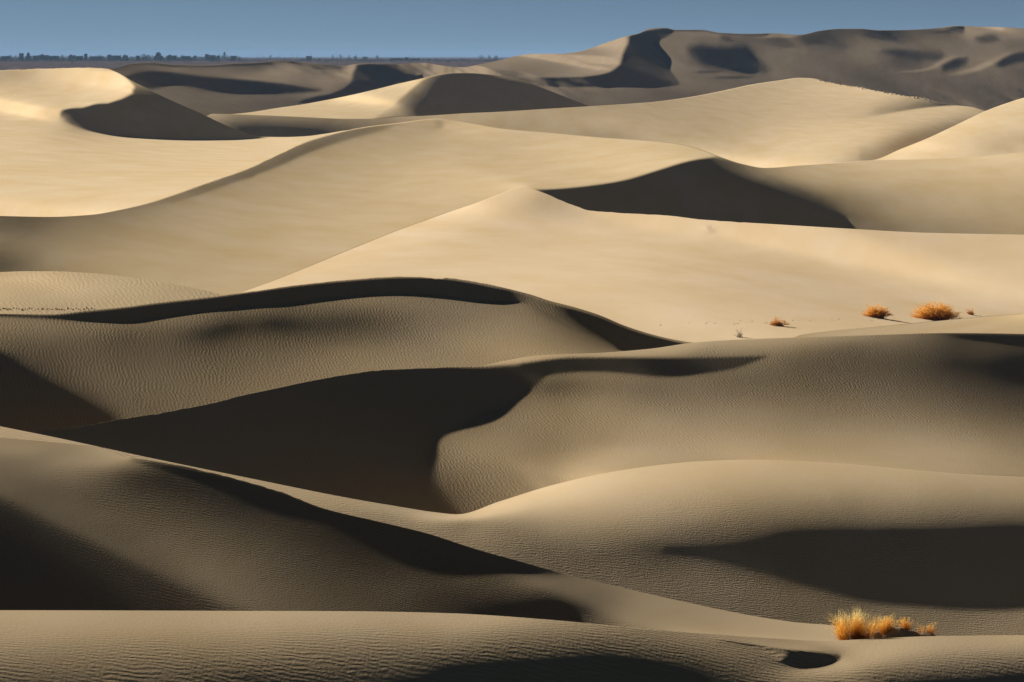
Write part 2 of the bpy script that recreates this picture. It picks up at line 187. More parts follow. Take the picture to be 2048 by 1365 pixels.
L11 = dict(rip=0.02, dv=1.0, ws=0.10, wl=0.035, sm=0.4, k=0.38, pts=[(0,160,100),(262,131,70),(300,129,85),(340,134,95),(300,140,75),(350,142,110),(270,145,80),(400,136,85),(480,132,80),(530,127,70),(400,150,95),(450,162,85),(430,140,98),(520,145,115),(560,135,118),(600,140,118),(600,165,115),(650,155,118),(560,175,105),(630,130,75),(680,136,85),(690,140,125),(710,134,138),(700,150,132),(660,165,125),(640,178,118),(680,172,100),(450,182,92),(350,184,92),(400,192,88),(500,195,90),(600,195,88),(500,210,82),(870,135,108),(840,150,100),(880,145,105),(850,130,95),(925,138,120),(1000,128,128),(960,140,112),(1000,145,90),(1100,115,140),(1060,122,125),(1050,135,105),(1100,130,128),(1100,148,112),(1160,115,145),(1200,100,150),(1240,82,158),(1230,100,158),(1200,130,148),(1180,145,140),(1240,120,150),(1000,165,58),(1050,175,70),(1100,185,85),(1200,190,85),(1300,185,80),(1200,205,88),(1400,185,80),(1330,76,90),(1345,66,100),(1380,66,112),(1420,72,105),(1330,95,105),(1360,130,108),(1380,155,95),(1460,85,95),(1400,85,95),(1500,80,80),(1550,75,85),(1540,100,92),(1560,130,98),(1560,150,95),(1600,90,90),(1600,120,88),(1640,75,62),(1660,100,80),(1690,85,78),(1700,68,70),(1720,75,90),(1740,95,100),(1700,115,92),(1750,120,90),(1650,135,85),(1790,70,58),(1820,90,90),(1840,85,98),(1800,108,85),(1750,63,60),(1870,60,65),(1900,58,88),(1880,80,82),(1960,60,130),(2000,62,125),(2040,68,112),(1950,75,115),(1900,95,92),(2000,90,98),(2040,95,90),(1900,108,100),(1850,125,90),(1880,118,112),(1840,135,95),(1960,118,105),(1990,120,112),(2040,100,98),(1800,130,72),(1950,140,92),(2040,135,80),(1700,150,75),(1850,165,75),(2040,160,75),(1900,200,72),(1750,170,75),(2040,190,70)],
  patch=[([(205,146),(262,127),(300,125),(350,129),(420,130),(470,126),(520,124),(560,120),(600,124),(575,125),(530,128),(500,131),(420,134.5),(350,134),(300,130),(262,132),(225,142)],58,1.2),
         ([(245,153,1),(285,143),(330,142),(370,147),(420,154),(480,158),(530,162),(600,171),(640,182),(560,188),(500,187),(440,185),(400,178),(345,168),(320,176),(290,180),(262,168)],46,2.5),
         ([(548,120,1),(575,120),(640,129),(692,136,1),(640,138.5),(600,131),(570,125)],50,1.3),
         ([(712,130,1),(740,127),(792,128,1),(800,135),(828,148),(838,160),(850,168),(700,208),(600,206),(625,194),(662,187),(690,174),(702,160),(704,145)],45,1.6),
         ([(1257,73,1),(1262,70),(1290,62),(1330,56),(1346,62,1),(1330,75),(1301,87,1),(1315,105),(1326,120),(1337,140),(1356,166),(1352,172,1),(1250,174),(1100,173),(1015,164),(1012,155,1),(1100,155),(1170,153),(1212,146),(1233,134),(1240,122),(1243,110),(1252,90)],42,1.3),
         ([(1345,57,1),(1400,57),(1440,61),(1475,68),(1545,66,1),(1530,73),(1490,72),(1440,67),(1400,62.5),(1350,62)],54,1.0),
         ([(1372,98),(1400,88),(1430,92),(1480,91),(1500,99),(1512,115),(1531,136),(1532,144),(1480,145),(1440,139),(1395,126)],44,6),
         ([(1395,143),(1430,141),(1440,144),(1400,146)],58,1.5), ([(1425,155),(1470,152),(1505,155),(1460,158)],58,1.5),
         ([(1530,75,1),(1546,66),(1605,70,1),(1580,75)],118,0.8),
         ([(1520,79),(1560,76),(1592,95,1),(1565,95),(1530,85)],54,2.2),
         ([(1436,74),(1452,74),(1468,84),(1450,83)],58,1.5),
         ([(1595,74),(1640,66),(1665,75),(1694,96,1),(1680,95),(1650,89),(1610,90)],54,3),
         ([(1698,56,1),(1725,58),(1765,64),(1806,89,1),(1770,81),(1738,74),(1712,63)],44,1.4),
         ([(1880,62,1),(1900,57),(1912,52),(1924,53),(1925,70,1),(1905,68),(1860,64)],48,1.2),
         ([(1927,55,1),(1960,53),(2005,56),(1988,66),(1945,70),(1926,68,1)],135,1.6),
         ([(1950,76),(1975,69),(1990,72),(1994,82),(1972,86),(1955,84)],54,4),
         ([(1760,102),(1800,98),(1850,101),(1885,108),(1875,122),(1840,120),(1790,112)],52,4),
         ([(1800,144,1),(1850,137),(1880,123),(1908,112),(1932,112,1),(1910,117),(1885,129),(1852,141)],132,1.6),
         ([(1882,130,1),(1908,117),(1933,114,1),(1932,126),(1912,138),(1885,143)],50,3.5),
         ([(1900,150,1),(1960,129),(2000,111),(2036,103,1),(2010,113),(1985,128),(1950,143)],130,2),
         ([(1988,129,1),(2012,113),(2036,105),(2100,103),(2100,122),(2045,124),(2000,136)],48,3)])
CURVES = [C0, C1, C2, C3, C4, C5, C6, C7, C8, C9, C10, C11]
LAYERS = [L0, L1, L2, L3, L4, L5, L6, L7, L8, L9, L10, L11]
# ratio of distances across each crest, at photo columns
JUMP = [None,
  [(0,1.22),(1200,1.18),(1500,1.05),(1700,1.03)],
  [(0,1.02),(250,1.03),(900,1.06),(1700,1.08),(2048,1.15)],
  [(0,1.2),(600,1.2),(915,1.06),(1400,1.12),(2048,1.14)],
  [(0,1.12),(700,1.15),(1385,1.08),(2048,1.1)],
  [(0,1.08),(430,1.08)],
  [(450,1.06),(800,1.25),(1400,1.1),(2048,1.1)],
  [(0,1.15),(440,1.1),(1050,1.05),(1500,1.15),(2048,1.15)],
  [(0,1.1),(700,1.05),(1740,1.1),(2048,1.1)],
  [(430,1.25),(700,1.12),(870,1.2),(1400,1.3),(1745,1.08),(1970,1.3)],
  [(430,1.05),(740,1.08),(1180,1.1)],
  [(0,1.8),(900,1.5),(2048,1.6)]]
# slope of the sand towards the camera assumed where the light says nothing, per sheet
SIG = [0.18, 0.18, 0.18, 0.18, 0.20, 0.18, 0.14, 0.16, 0.14, 0.16, 0.2, 0.14]
ALB_G = 0.48 / math.pi * 5.0 * 0.95 * 2 ** 0.85
AMB = 0.027
sx, sy, sz = SUN

def target_B(lay, uu, vv, gu, gv):
    """needed n.s on the grid"""
    uc = np.clip(uu, -30, 2078)
    cu = np.arange(gu[0], gu[-1] + 17, 16.0); cv = np.arange(gv[0], gv[-1] + 7, 6.0)
    def field(p):
        a, b = np.meshgrid(np.clip(cu, -30, 2078), cv)
        return upsample(tps(p, a, b), cu, cv, uu, vv)
    L = field(lay['pts'])
    for poly, val, feather in lay['patch']:
        P = smooth_poly(poly)
        pa = np.array(P)
        m = feather * 3 + 4
        j0, j1 = np.searchsorted(gu, [pa[:, 0].min() - m, pa[:, 0].max() + m])
        i0, i1 = np.searchsorted(gv, [pa[:, 1].min() - m, pa[:, 1].max() + m])
        if j1 <= j0 or i1 <= i0: continue
        sl_ = (slice(i0, i1), slice(j0, j1))
        d = poly_sd(P, uu[sl_], vv[sl_])
        w = 0.5 * (1 + np.tanh(d / feather))
        V = val if not isinstance(val, list) else field(val)[sl_]
        L[sl_] = L[sl_] * (1 - w) + V * w
    k = lay['k']
    B = (lin(L) - AMB * k) / (ALB_G * k)
    dk = lay.get('dk', 55)
    B = np.where(L < dk, np.minimum(B, (L - dk) / 25 * 0.10 + 0.04), B)
    # ripples catch light even where the slope itself turns away: aim lower there
    a_ = lay.get('rip', 0.09)
    xs = np.linspace(-1, 1, 201)
    E_ = (xs * (np.pi / 2 + np.arcsin(xs)) + np.sqrt(1 - xs * xs)) / np.pi
    B = np.where(B < a_, a_ * np.interp(np.maximum(B, 0) / a_, E_, xs) + np.minimum(B, 0), B)
    return np.clip(B, lay.get('fl', -0.06), 0.92), L


SU, SV = 1.2, 1.5
def solve_level(B, W, gu, gv, q0, wan, qan, sig, n_cg, par, outer):
    sm, WS, WL = par
    a = (gu - 1024.0)[None, :] / F
    t = (gv - VH)[:, None] / F
    da, dt = (gu[1] - gu[0]) / F, (gv[1] - gv[0]) / F
    h = (gv[1] - gv[0]) / 2.0                       # cell size relative to the finest grid
    g = np.maximum(t + sig, 0.02)
    qt0 = -1.0 / g
    last = np.ones_like(W); last[:, -1] = 0; last[-1, :] = 0
    q = q0.copy()
    ia, it_ = 1 / da, 1 / dt
    def Da(x):
        r = np.zeros_like(x); np.subtract(x[:, 1:], x[:, :-1], out=r[:, :-1]); r *= ia; return r
    def Dt(x):
        r = np.zeros_like(x); np.subtract(x[1:], x[:-1], out=r[:-1]); r *= it_; return r
    def addT(o, ya, yt):
        ya = ya * ia; yt = yt * it_
        o[:, 1:] += ya[:, :-1]; o -= ya
        o[1:] += yt[:-1]; o -= yt
        return o
    Wm = (0.03 + 0.97 * W) * last
    gbu = np.abs(np.gradient(B, axis=1)); gbv = np.abs(np.gradient(B, axis=0))
    gb = np.maximum(gbu, gbv) / h
    eu = 1 / (1 + (gb / 0.02) ** 2) + 0.004
    ev = eu
    gcur = nno = None
    for k in range(outer):
        if k == 0 and n_cg[0] < 0:
            nn = np.sqrt(1.02 + sig**2) * np.abs(qt0) + 0 * q
        else:
            qa, qt = Da(q), np.minimum(Dt(q), -1.0 / 0.9)
            nn = np.sqrt(qa**2 + (1 + a*qa + t*qt)**2 + qt**2)
            nn = np.clip(nn, 1.0 / 1.2, 400)
            gc = np.clip(-1.0 / qt, 0.3 * g, 0.9)
            gcur = gc if gcur is None else np.sqrt(gcur * gc)
            nno = nn if nno is None else np.sqrt(nn * nno)
            nn = nno
        ca = Wm * (sx - sy * a) / nn
        ct = Wm * (-sy * t - sz) / nn
        rhs = Wm * (B + sy / nn)
        ge = g if gcur is None else gcur
        steep = np.clip((ge - t - 0.35) / 0.15, 0, 4)
        wp = (WS * (0.4 + 0.6 * W) + 0.3 * steep) * g * ge * last
        wl = WL * ge * last * (0.25 + 0.75 * W)
        su = (sm * SU / h * g * ia) ** 2 * W.clip(0.2) * eu
        sv = (sm * SV / h * g * g * it_) ** 2 * W.clip(0.2) * ev
        wp2, wl2 = wp * wp, wl * wl
        def A(x):
            xa, xt = Da(x), Dt(x)
            r = ca * xa + ct * xt
            o = wan * x
            addT(o, ca * r + wl2 * xa, ct * r + wp2 * xt)
            d = np.zeros_like(x); d[:, 1:-1] = x[:, 2:] - 2*x[:, 1:-1] + x[:, :-2]; d *= su
            y = d[:, 1:-1]; o[:, 2:] += y; o[:, :-2] += y; o[:, 1:-1] -= 2*y
            d = np.zeros_like(x); d[1:-1] = x[2:] - 2*x[1:-1] + x[:-2]; d *= sv
            y = d[1:-1]; o[2:] += y; o[:-2] += y; o[1:-1] -= 2*y
            return o
        b = addT(wan * qan, ca * rhs, ct * rhs + wp2 * qt0)
        M = 1.0 / (2 * (ca*ca + wl2) * ia*ia + 2 * (ct*ct + wp2) * it_*it_ + wan + 6 * (su + sv))
        r = b - A(q); z = M * r; p = z.copy(); rz = (r * z).sum()
        for _ in range(abs(n_cg[min(k, 1)])):
            Ap = A(p); al = rz / ((p * Ap).sum() + 1e-30)
            q += al * p; r -= al * Ap; z = M * r; rz2 = (r * z).sum()
            p = z + (rz2 / rz) * p; rz = rz2
    return q

def shade_of(q, gu, gv):
    a = (gu - 1024.0)[None, :] / F; t = (gv - VH)[:, None] / F
    qa = np.gradient(q, axis=1) / ((gu[1]-gu[0]) / F); qt = np.gradient(q, axis=0) / ((gv[1]-gv[0]) / F)
    nx, ny, nz = qa, -(1 + a*qa + t*qt), -qt
    nn = np.sqrt(nx**2 + ny**2 + nz**2)
    return (nx*sx + ny*sy + nz*sz) / nn, qa / qt, -(1 + a*qa + t*qt) / qt

def down(x, f):
    v, u = x.shape[0] // f * f, x.shape[1] // f * f
    y = x[:v, :u].reshape(v // f, f, u // f, f).mean((1, 3))
    return y

def build_sheets():
    sheets = []
    crest_u = UG
    Q = None                                       # log distance at the nearest crest so far, per column
    prev = np.full(len(UG), 1440.0)
    for i, (cp, lay) in enumerate(zip(CURVES, LAYERS)):
        c = np.minimum(curve(cp, UG), prev)
        low = prev
        thick = low - c
        act = thick > 0.5
        DV = lay.get('dv', 2.0)
        v0 = math.floor((c[act].min() - 6) / DV) * DV
        v1 = math.ceil((low[act].max() + 44) / DV) * DV
        gv = np.arange(v0, v1 + 1, DV)
        gv = gv[:len(gv) // 4 * 4]; gu = UG[:len(UG) // 4 * 4]
        uu, vv = np.meshgrid(gu, gv)
        cc, ll, th = c[:len(gu)], low[:len(gu)], thick[:len(gu)]
        B, L = target_B(lay, uu, vv, gu, gv)
        # below the visible part and outside the frame the sand levels out
        W = ((vv > cc - 3) & (vv < ll + 18) & (th > 0.5)[None]).astype(float)
        out = np.clip((-uu - 20) / 260, 0, 1) + np.clip((uu - 2068) / 260, 0, 1)
        B = B * (1 - out) + sz * out
        outb = np.clip((vv - ll - 10) / 25, 0, 1)
        B = B * (1 - outb) + np.maximum(B, sz * 0.6) * outb
        W = np.clip(W * (1 - 0.7 * out), 0, 1)
        sig = SIG[i]
        t = (gv - VH)[:, None] / F
        qbase = -np.log(np.maximum(t + sig, 0.02))
        if Q is None:
            tgt = np.full(len(gu), math.log(62.0)) 
            ll_an = np.full(len(gu), 1365.0)
        else:
            J = np.array(JUMP[i], float)
            tgt = Q[:len(gu)] + np.log(np.interp(gu, J[:, 0], J[:, 1]))
            ll_an = ll
            if i < 11: tgt = tgt - 0.6 * np.log(np.interp(gu, J[:, 0], J[:, 1]))
        # smooth the anchor a little along the crest
        ks = np.exp(-(np.arange(-60, 61) / 25.0) ** 2); ks /= ks.sum()
        tgt = np.convolve(np.pad(tgt, 60, mode='edge'), ks, 'valid')
        # start: straight profile through the anchor
        qb_at = -np.log(np.maximum((ll_an - VH) / F + sig, 0.02))
        q0 = qbase + (tgt - qb_at)[None, :]
        row = np.clip(((ll_an - v0) / DV).round().astype(int), 0, len(gv) - 1)
        wan = np.zeros_like(q0); qan = np.zeros_like(q0)
        okc = th > 0.5
        wan = 0.02 * np.clip((vv - ll_an - 16) / 25, 0, 1) * (th > 0.5)[None]
        qan = q0.copy()
        q = None
        for f, n in ((4, (-300, 260)), (2, (140, 120)), (1, (90, 60))):
            if f > 1:
                Bf, Wf, qf0, qan_f, wan_f = down(B, f), down(W, f), down(q0, f), down(qan, f), down(wan, f)
                guf = gu.reshape(-1, f).mean(1); gvf = gv.reshape(-1, f).mean(1)
            else:
                Bf, Wf, qf0, qan_f, wan_f, guf, gvf = B, W, q0, qan, wan, gu, gv
            st = qf0 if q is None else qf0 + upsample(dq, pgu, pgv, *np.meshgrid(guf, gvf))
            q = solve_level(Bf, Wf, guf, gvf, st, wan_f, qan_f, sig, n, (lay.get('sm', 1.0), lay.get('ws', 0.24), lay.get('wl', 0.11)), {4: 16, 2: 4, 1: 2}[f])
            dq, pgu, pgv = q - qf0, guf, gvf
        # never fold over: distance must grow towards the crest
        dmin = (DV / F) / 0.95
        for r_ in range(len(gv) - 2, -1, -1):
            q[r_] = np.maximum(q[r_], q[r_ + 1] + dmin)
        qlow = q[row, np.arange(len(gu))]
        if Q is not None:
            inside = okc & (gu > -50) & (gu < 2100) & (th > 8)
            short = (Q[:len(gu)] + 0.012 - qlow)[inside]
            q += max(0.0, short.max()) if i < 11 else short.max() + 0.04
        rc = np.clip((cc - v0) / DV, 0, len(gv) - 1.001)
        i0 = rc.astype(int); fr = rc - i0
        qlow = q[row, np.arange(len(gu))]
        qc = q[i0, np.arange(len(gu))] * (1 - fr) + q[i0 + 1, np.arange(len(gu))] * fr
        newQ = (Q.copy() if Q is not None else np.zeros(len(UG)))
        idx = np.arange(len(gu))
        sel = okc if Q is not None else np.ones(len(gu), bool)
        newQ[idx[sel]] = qc[sel]
        if Q is None: newQ[len(gu):] = qc[-1]
        Q = newQ
        sheets.append(dict(dv=DV, qc=qc, ql=qlow, q=q, gu=gu, gv=gv, c=cc, low=ll, act=th > 0.5, B=B, L=L, W=W))
        prev = c
    return sheets
# ------------------------------------------------------------------ helpers
HAZE = 0.000045
HAZE_COLOR = (0.31, 0.50, 0.78, 1)
col = S.collection
def W3(u, v, y):
    """world point seen at photo column u, row v when it lies y metres out"""
    return Vector((y * (u - 1024.0) / F, y, CAMZ - y * (v - VH) / F))

def node(nt, kind, **kw):
    n = nt.nodes.new(kind)
    for k, v in kw.items():
        if k.startswith('i_'):
            n.inputs[k[2:].replace('_', ' ')].default_value = v
        else:
            setattr(n, k, v)
    return n

def plain_material(name, color, rough=0.9, spec=0.1, var=0.25, scale=3.0, trans=0.0):
    m = bpy.data.materials.new(name); m.use_nodes = True
    nt = m.node_tree; b = nt.nodes['Principled BSDF']
    tcn = node(nt, 'ShaderNodeTexCoord')
    nz = node(nt, 'ShaderNodeTexNoise', i_Scale=scale, i_Detail=3.0)
    nt.links.new(tcn.outputs['Object'], nz.inputs['Vector'])
    mx = node(nt, 'ShaderNodeMix', data_type='RGBA')
    mx.inputs[6].default_value = tuple(c * (1 - var) for c in color) + (1,)
    mx.inputs[7].default_value = tuple(min(1, c * (1 + var)) for c in color) + (1,)
    nt.links.new(nz.outputs['Fac'], mx.inputs[0])
    nt.links.new(mx.outputs[2], b.inputs['Base Color'])
    b.inputs['Roughness'].default_value = rough
    b.inputs['Specular IOR Level'].default_value = spec
    if trans > 0:
        tr = node(nt, 'ShaderNodeBsdfTranslucent')
        nt.links.new(mx.outputs[2], tr.inputs['Color'])
        ms = node(nt, 'ShaderNodeMixShader'); ms.inputs[0].default_value = trans
        nt.links.new(b.outputs[0], ms.inputs[1]); nt.links.new(tr.outputs[0], ms.inputs[2])
        nt.links.new(ms.outputs[0], nt.nodes['Material Output'].inputs[0])
    return m

def sand_material(name, k, tint, ang, wl, amp, cross=0.0, grain=0.5, und=(0.5, 0.015)):
    """dry sand: wind ripples of wavelength wl metres lying across direction ang, fine grain, faint colour drift"""
    m = bpy.data.materials.new(name); m.use_nodes = True
    nt = m.node_tree; L = nt.links; b = nt.nodes['Principled BSDF']
    base = [0.62 * k * tint[0], 0.48 * k * tint[1], 0.305 * k * tint[2]]
    tcn = node(nt, 'ShaderNodeTexCoord')
    big = node(nt, 'ShaderNodeTexNoise', i_Scale=0.12, i_Detail=6.0, i_Roughness=0.6)
    mpb = node(nt, 'ShaderNodeMapping'); mpb.inputs['Scale'].default_value = (1.0, 0.4, 1.0)
    L.new(tcn.outputs['Object'], mpb.inputs['Vector']); L.new(mpb.outputs[0], big.inputs['Vector'])
    mx = node(nt, 'ShaderNodeMix', data_type='RGBA')
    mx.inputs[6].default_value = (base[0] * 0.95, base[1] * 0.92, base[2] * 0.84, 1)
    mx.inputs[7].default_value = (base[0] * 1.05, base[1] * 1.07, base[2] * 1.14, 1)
    rmp = node(nt, 'ShaderNodeMapRange'); rmp.inputs[1].default_value = 0.3; rmp.inputs[2].default_value = 0.7
    L.new(big.outputs['Fac'], rmp.inputs[0]); L.new(rmp.outputs[0], mx.inputs[0])
    fine = node(nt, 'ShaderNodeTexNoise', i_Scale=9.0 / max(wl, 0.05), i_Detail=3.0, i_Roughness=0.7)
    L.new(tcn.outputs['Object'], fine.inputs['Vector'])
    mf = node(nt, 'ShaderNodeMapRange'); mf.inputs[1].default_value = 0.3; mf.inputs[2].default_value = 0.7
    mf.inputs[3].default_value = 0.93; mf.inputs[4].default_value = 1.07
    L.new(fine.outputs['Fac'], mf.inputs[0])
    mm = node(nt, 'ShaderNodeVectorMath', operation='SCALE')
    L.new(mx.outputs[2], mm.inputs[0]); L.new(mf.outputs[0], mm.inputs['Scale'])
    L.new(mm.outputs[0], b.inputs['Base Color'])
    b.inputs['Roughness'].default_value = 1.0
    b.inputs['Specular IOR Level'].default_value = 0.0
    # ripples
    rot = node(nt, 'ShaderNodeMapping'); rot.inputs['Rotation'].default_value = (0, 0, -ang)
    rot.inputs['Scale'].default_value = (1, 1, 0.6)
    L.new(tcn.outputs['Object'], rot.inputs['Vector'])
    # slow bending and short breaks of the ripple crests
    wob = node(nt, 'ShaderNodeTexNoise', i_Scale=0.8 / wl, i_Detail=2.0, i_Roughness=0.55)
    mpw = node(nt, 'ShaderNodeMapping'); mpw.inputs['Scale'].default_value = (0.55, 0.5, 0.5)
    L.new(rot.outputs[0], mpw.inputs['Vector']); L.new(mpw.outputs[0], wob.inputs['Vector'])
    wob2 = node(nt, 'ShaderNodeTexNoise', i_Scale=0.13 / wl, i_Detail=1.0)
    L.new(rot.outputs[0], wob2.inputs['Vector'])
    sep = node(nt, 'ShaderNodeSeparateXYZ'); L.new(rot.outputs[0], sep.inputs[0])
    a1 = node(nt, 'ShaderNodeMath', operation='MULTIPLY_ADD'); L.new(wob.outputs['Fac'], a1.inputs[0]); a1.inputs[1].default_value = wl * 1.6
    L.new(sep.outputs['X'], a1.inputs[2])
    a2 = node(nt, 'ShaderNodeMath', operation='MULTIPLY_ADD'); L.new(wob2.outputs['Fac'], a2.inputs[0]); a2.inputs[1].default_value = wl * 2.5
    L.new(a1.outputs[0], a2.inputs[2])
    ph = node(nt, 'ShaderNodeMath', operation='MULTIPLY'); L.new(a2.outputs[0], ph.inputs[0]); ph.inputs[1].default_value = 2 * math.pi / wl
    sn = node(nt, 'ShaderNodeMath', operation='SINE'); L.new(ph.outputs[0], sn.inputs[0])
    # a second, slightly turned set makes the crests fork and break
    cs = node(nt, 'ShaderNodeMath', operation='MULTIPLY_ADD'); L.new(sep.outputs['Y'], cs.inputs[0]); cs.inputs[1].default_value = 0.34; L.new(a1.outputs[0], cs.inputs[2])
    a3 = node(nt, 'ShaderNodeMath', operation='MULTIPLY_ADD'); L.new(wob2.outputs['Fac'], a3.inputs[0]); a3.inputs[1].default_value = -wl * 3.1; L.new(cs.outputs[0], a3.inputs[2])
    ph2 = node(nt, 'ShaderNodeMath', operation='MULTIPLY'); L.new(a3.outputs[0], ph2.inputs[0]); ph2.inputs[1].default_value = 2 * math.pi / wl * 0.87
    sn2 = node(nt, 'ShaderNodeMath', operation='SINE'); L.new(ph2.outputs[0], sn2.inputs[0])
    sn1 = sn
    sn = node(nt, 'ShaderNodeMath', operation='MULTIPLY_ADD'); L.new(sn2.outputs[0], sn.inputs[0]); sn.inputs[1].default_value = 0.55; L.new(sn1.outputs[0], sn.inputs[2])
    # ripple strength changes from place to place
    pat = node(nt, 'ShaderNodeTexNoise', i_Scale=0.22 / wl * 0.25, i_Detail=3.0)
    L.new(tcn.outputs['Object'], pat.inputs['Vector'])
    pr = node(nt, 'ShaderNodeMapRange'); pr.inputs[1].default_value = 0.3; pr.inputs[2].default_value = 0.65
    pr.inputs[3].default_value = 0.35; pr.inputs[4].default_value = 1.15
    L.new(pat.outputs['Fac'], pr.inputs[0])
    h1 = node(nt, 'ShaderNodeMath', operation='MULTIPLY'); L.new(sn.outputs[0], h1.inputs[0]); L.new(pr.outputs[0], h1.inputs[1])
    h2 = node(nt, 'ShaderNodeMath', operation='MULTIPLY'); L.new(h1.outputs[0], h2.inputs[0]); h2.inputs[1].default_value = amp * wl
    g1 = node(nt, 'ShaderNodeTexNoise', i_Scale=2.6 / wl, i_Detail=2.5, i_Roughness=0.6)
    L.new(tcn.outputs['Object'], g1.inputs['Vector'])
    h3 = node(nt, 'ShaderNodeMath', operation='MULTIPLY_ADD'); L.new(g1.outputs['Fac'], h3.inputs[0]); h3.inputs[1].default_value = grain * 0.06 * wl
    L.new(h2.outputs[0], h3.inputs[2])
    # broad soft unevenness of the surface
    un = node(nt, 'ShaderNodeTexNoise', i_Scale=und[0], i_Detail=5.0, i_Roughness=0.55)
    mu = node(nt, 'ShaderNodeMapping'); mu.inputs['Rotation'].default_value = (0, 0, 0.6); mu.inputs['Scale'].default_value = (1.0, 0.45, 1.0)
    L.new(tcn.outputs['Object'], mu.inputs['Vector']); L.new(mu.outputs[0], un.inputs['Vector'])
    h4 = node(nt, 'ShaderNodeMath', operation='MULTIPLY_ADD'); L.new(un.outputs['Fac'], h4.inputs[0]); h4.inputs[1].default_value = und[1]
    L.new(h3.outputs[0], h4.inputs[2]); h3 = h4
    bp = node(nt, 'ShaderNodeBump'); bp.inputs['Strength'].default_value = 1.0; bp.inputs['Distance'].default_value = 1.0
    L.new(h3.outputs[0], bp.inputs['Height']); L.new(bp.outputs[0], b.inputs['Normal'])
    return m

def sheet_mesh(name, V, nr, nc, mat):
    """grid mesh from an (nr, nc, 3) array, rows from the near edge to the far edge"""
    me = bpy.data.meshes.new(name)
    n = nr * nc
    me.vertices.add(n)
    me.vertices.foreach_set('co', V.reshape(-1).astype(np.float32))
    i = np.arange(n).reshape(nr, nc)
    f = np.stack([i[:-1, :-1], i[:-1, 1:], i[1:, 1:], i[1:, :-1]], -1).reshape(-1)
    nf = (nr - 1) * (nc - 1)
    me.loops.add(nf * 4); me.loops.foreach_set('vertex_index', f.astype(np.int32))
    me.polygons.add(nf)
    me.polygons.foreach_set('loop_start', np.arange(0, nf * 4, 4, dtype=np.int32))
    me.polygons.foreach_set('use_smooth', np.ones(nf, bool))
    me.update(calc_edges=True)
    me.materials.append(mat)
    o = bpy.data.objects.new(name, me)
    col.objects.link(o)
    return o

SHEETS = build_sheets()
A90 = math.radians(90)
#        k from layer, tint, ripple direction, wavelength, height ratio
SAND = [
  dict(tint=(1.02, 0.99, 0.95), ang=A90, wl=0.19, amp=0.018, grain=0.9),
  dict(tint=(1.0, 0.99, 0.97), ang=A90 - 0.25, wl=0.14, amp=0.013, grain=1.0),
  dict(tint=(1.01, 0.99, 0.96), ang=A90, wl=0.15, amp=0.012, grain=1.2),
  dict(tint=(1.02, 0.99, 0.94), ang=0.35, wl=0.17, amp=0.014, grain=1.8),
  dict(tint=(1.02, 0.99, 0.93), ang=0.25, wl=0.19, amp=0.015, grain=1.8),
  dict(tint=(1.01, 0.99, 0.93), ang=0.3, wl=0.26, amp=0.015, grain=1.0),
  dict(tint=(1.00, 0.98, 0.97), ang=0.5, wl=0.35, amp=0.006, und=(0.2, 0.05), grain=0.6),
  dict(tint=(1.00, 0.98, 0.92), ang=0.8, wl=0.35, amp=0.010, und=(0.2, 0.06), grain=0.6),
  dict(tint=(1.00, 0.98, 0.93), ang=0.8, wl=0.6, amp=0.005, und=(0.14, 0.08), grain=0.6),
  dict(tint=(1.00, 0.98, 0.93), ang=0.4, wl=0.9, amp=0.012, und=(0.08, 0.16), grain=0.6),
  dict(tint=(1.00, 0.98, 0.92), ang=0.6, wl=0.9, amp=0.012, und=(0.08, 0.25), grain=0.6),
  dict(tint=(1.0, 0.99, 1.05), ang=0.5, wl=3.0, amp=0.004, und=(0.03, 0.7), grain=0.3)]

def depth_at(i, u, v):
    s = SHEETS[i]
    return math.exp(float(upsample(s['q'], s['gu'], s['gv'], np.array([[u]]), np.array([[v]]))[0, 0]))

E_BACK = np.array([0.003, 0.008, 0.018, 0.035, 0.06, 0.1, 0.16, 0.24, 0.34])
# ragged lips: where small slumps nick a crest line (sheet, from column, to column, size in photo pixels)
NICKS = [(3, 60, 470, 1.1), (3, 640, 960, 0.6), (4, 820, 905, 1.3), (4, 200, 1000, 0.35), (7, 380, 720, 0.7), (8, 0, 270, 0.6), (9, 1640, 1900, 0.9), (1, 340, 620, 0.8), (6, 1040, 1500, 0.5)]
rng_n = np.random.RandomState(3)
def nick(i, us):
    out = np.zeros_like(us)
    for j, a_, b_, sz_ in NICKS:
        if j != i: continue
        w = np.clip((us - a_) / 20, 0, 1) * np.clip((b_ - us) / 20, 0, 1)
        n_ = np.interp(us, np.arange(a_ - 20, b_ + 20, 7.0), rng_n.randn(len(np.arange(a_ - 20, b_ + 20, 7.0))))
        n2 = np.interp(us, np.arange(a_ - 20, b_ + 20, 23.0), rng_n.randn(len(np.arange(a_ - 20, b_ + 20, 23.0))))
        out += sz_ * w * (0.55 * n_ + 0.55 * n2)
    return out
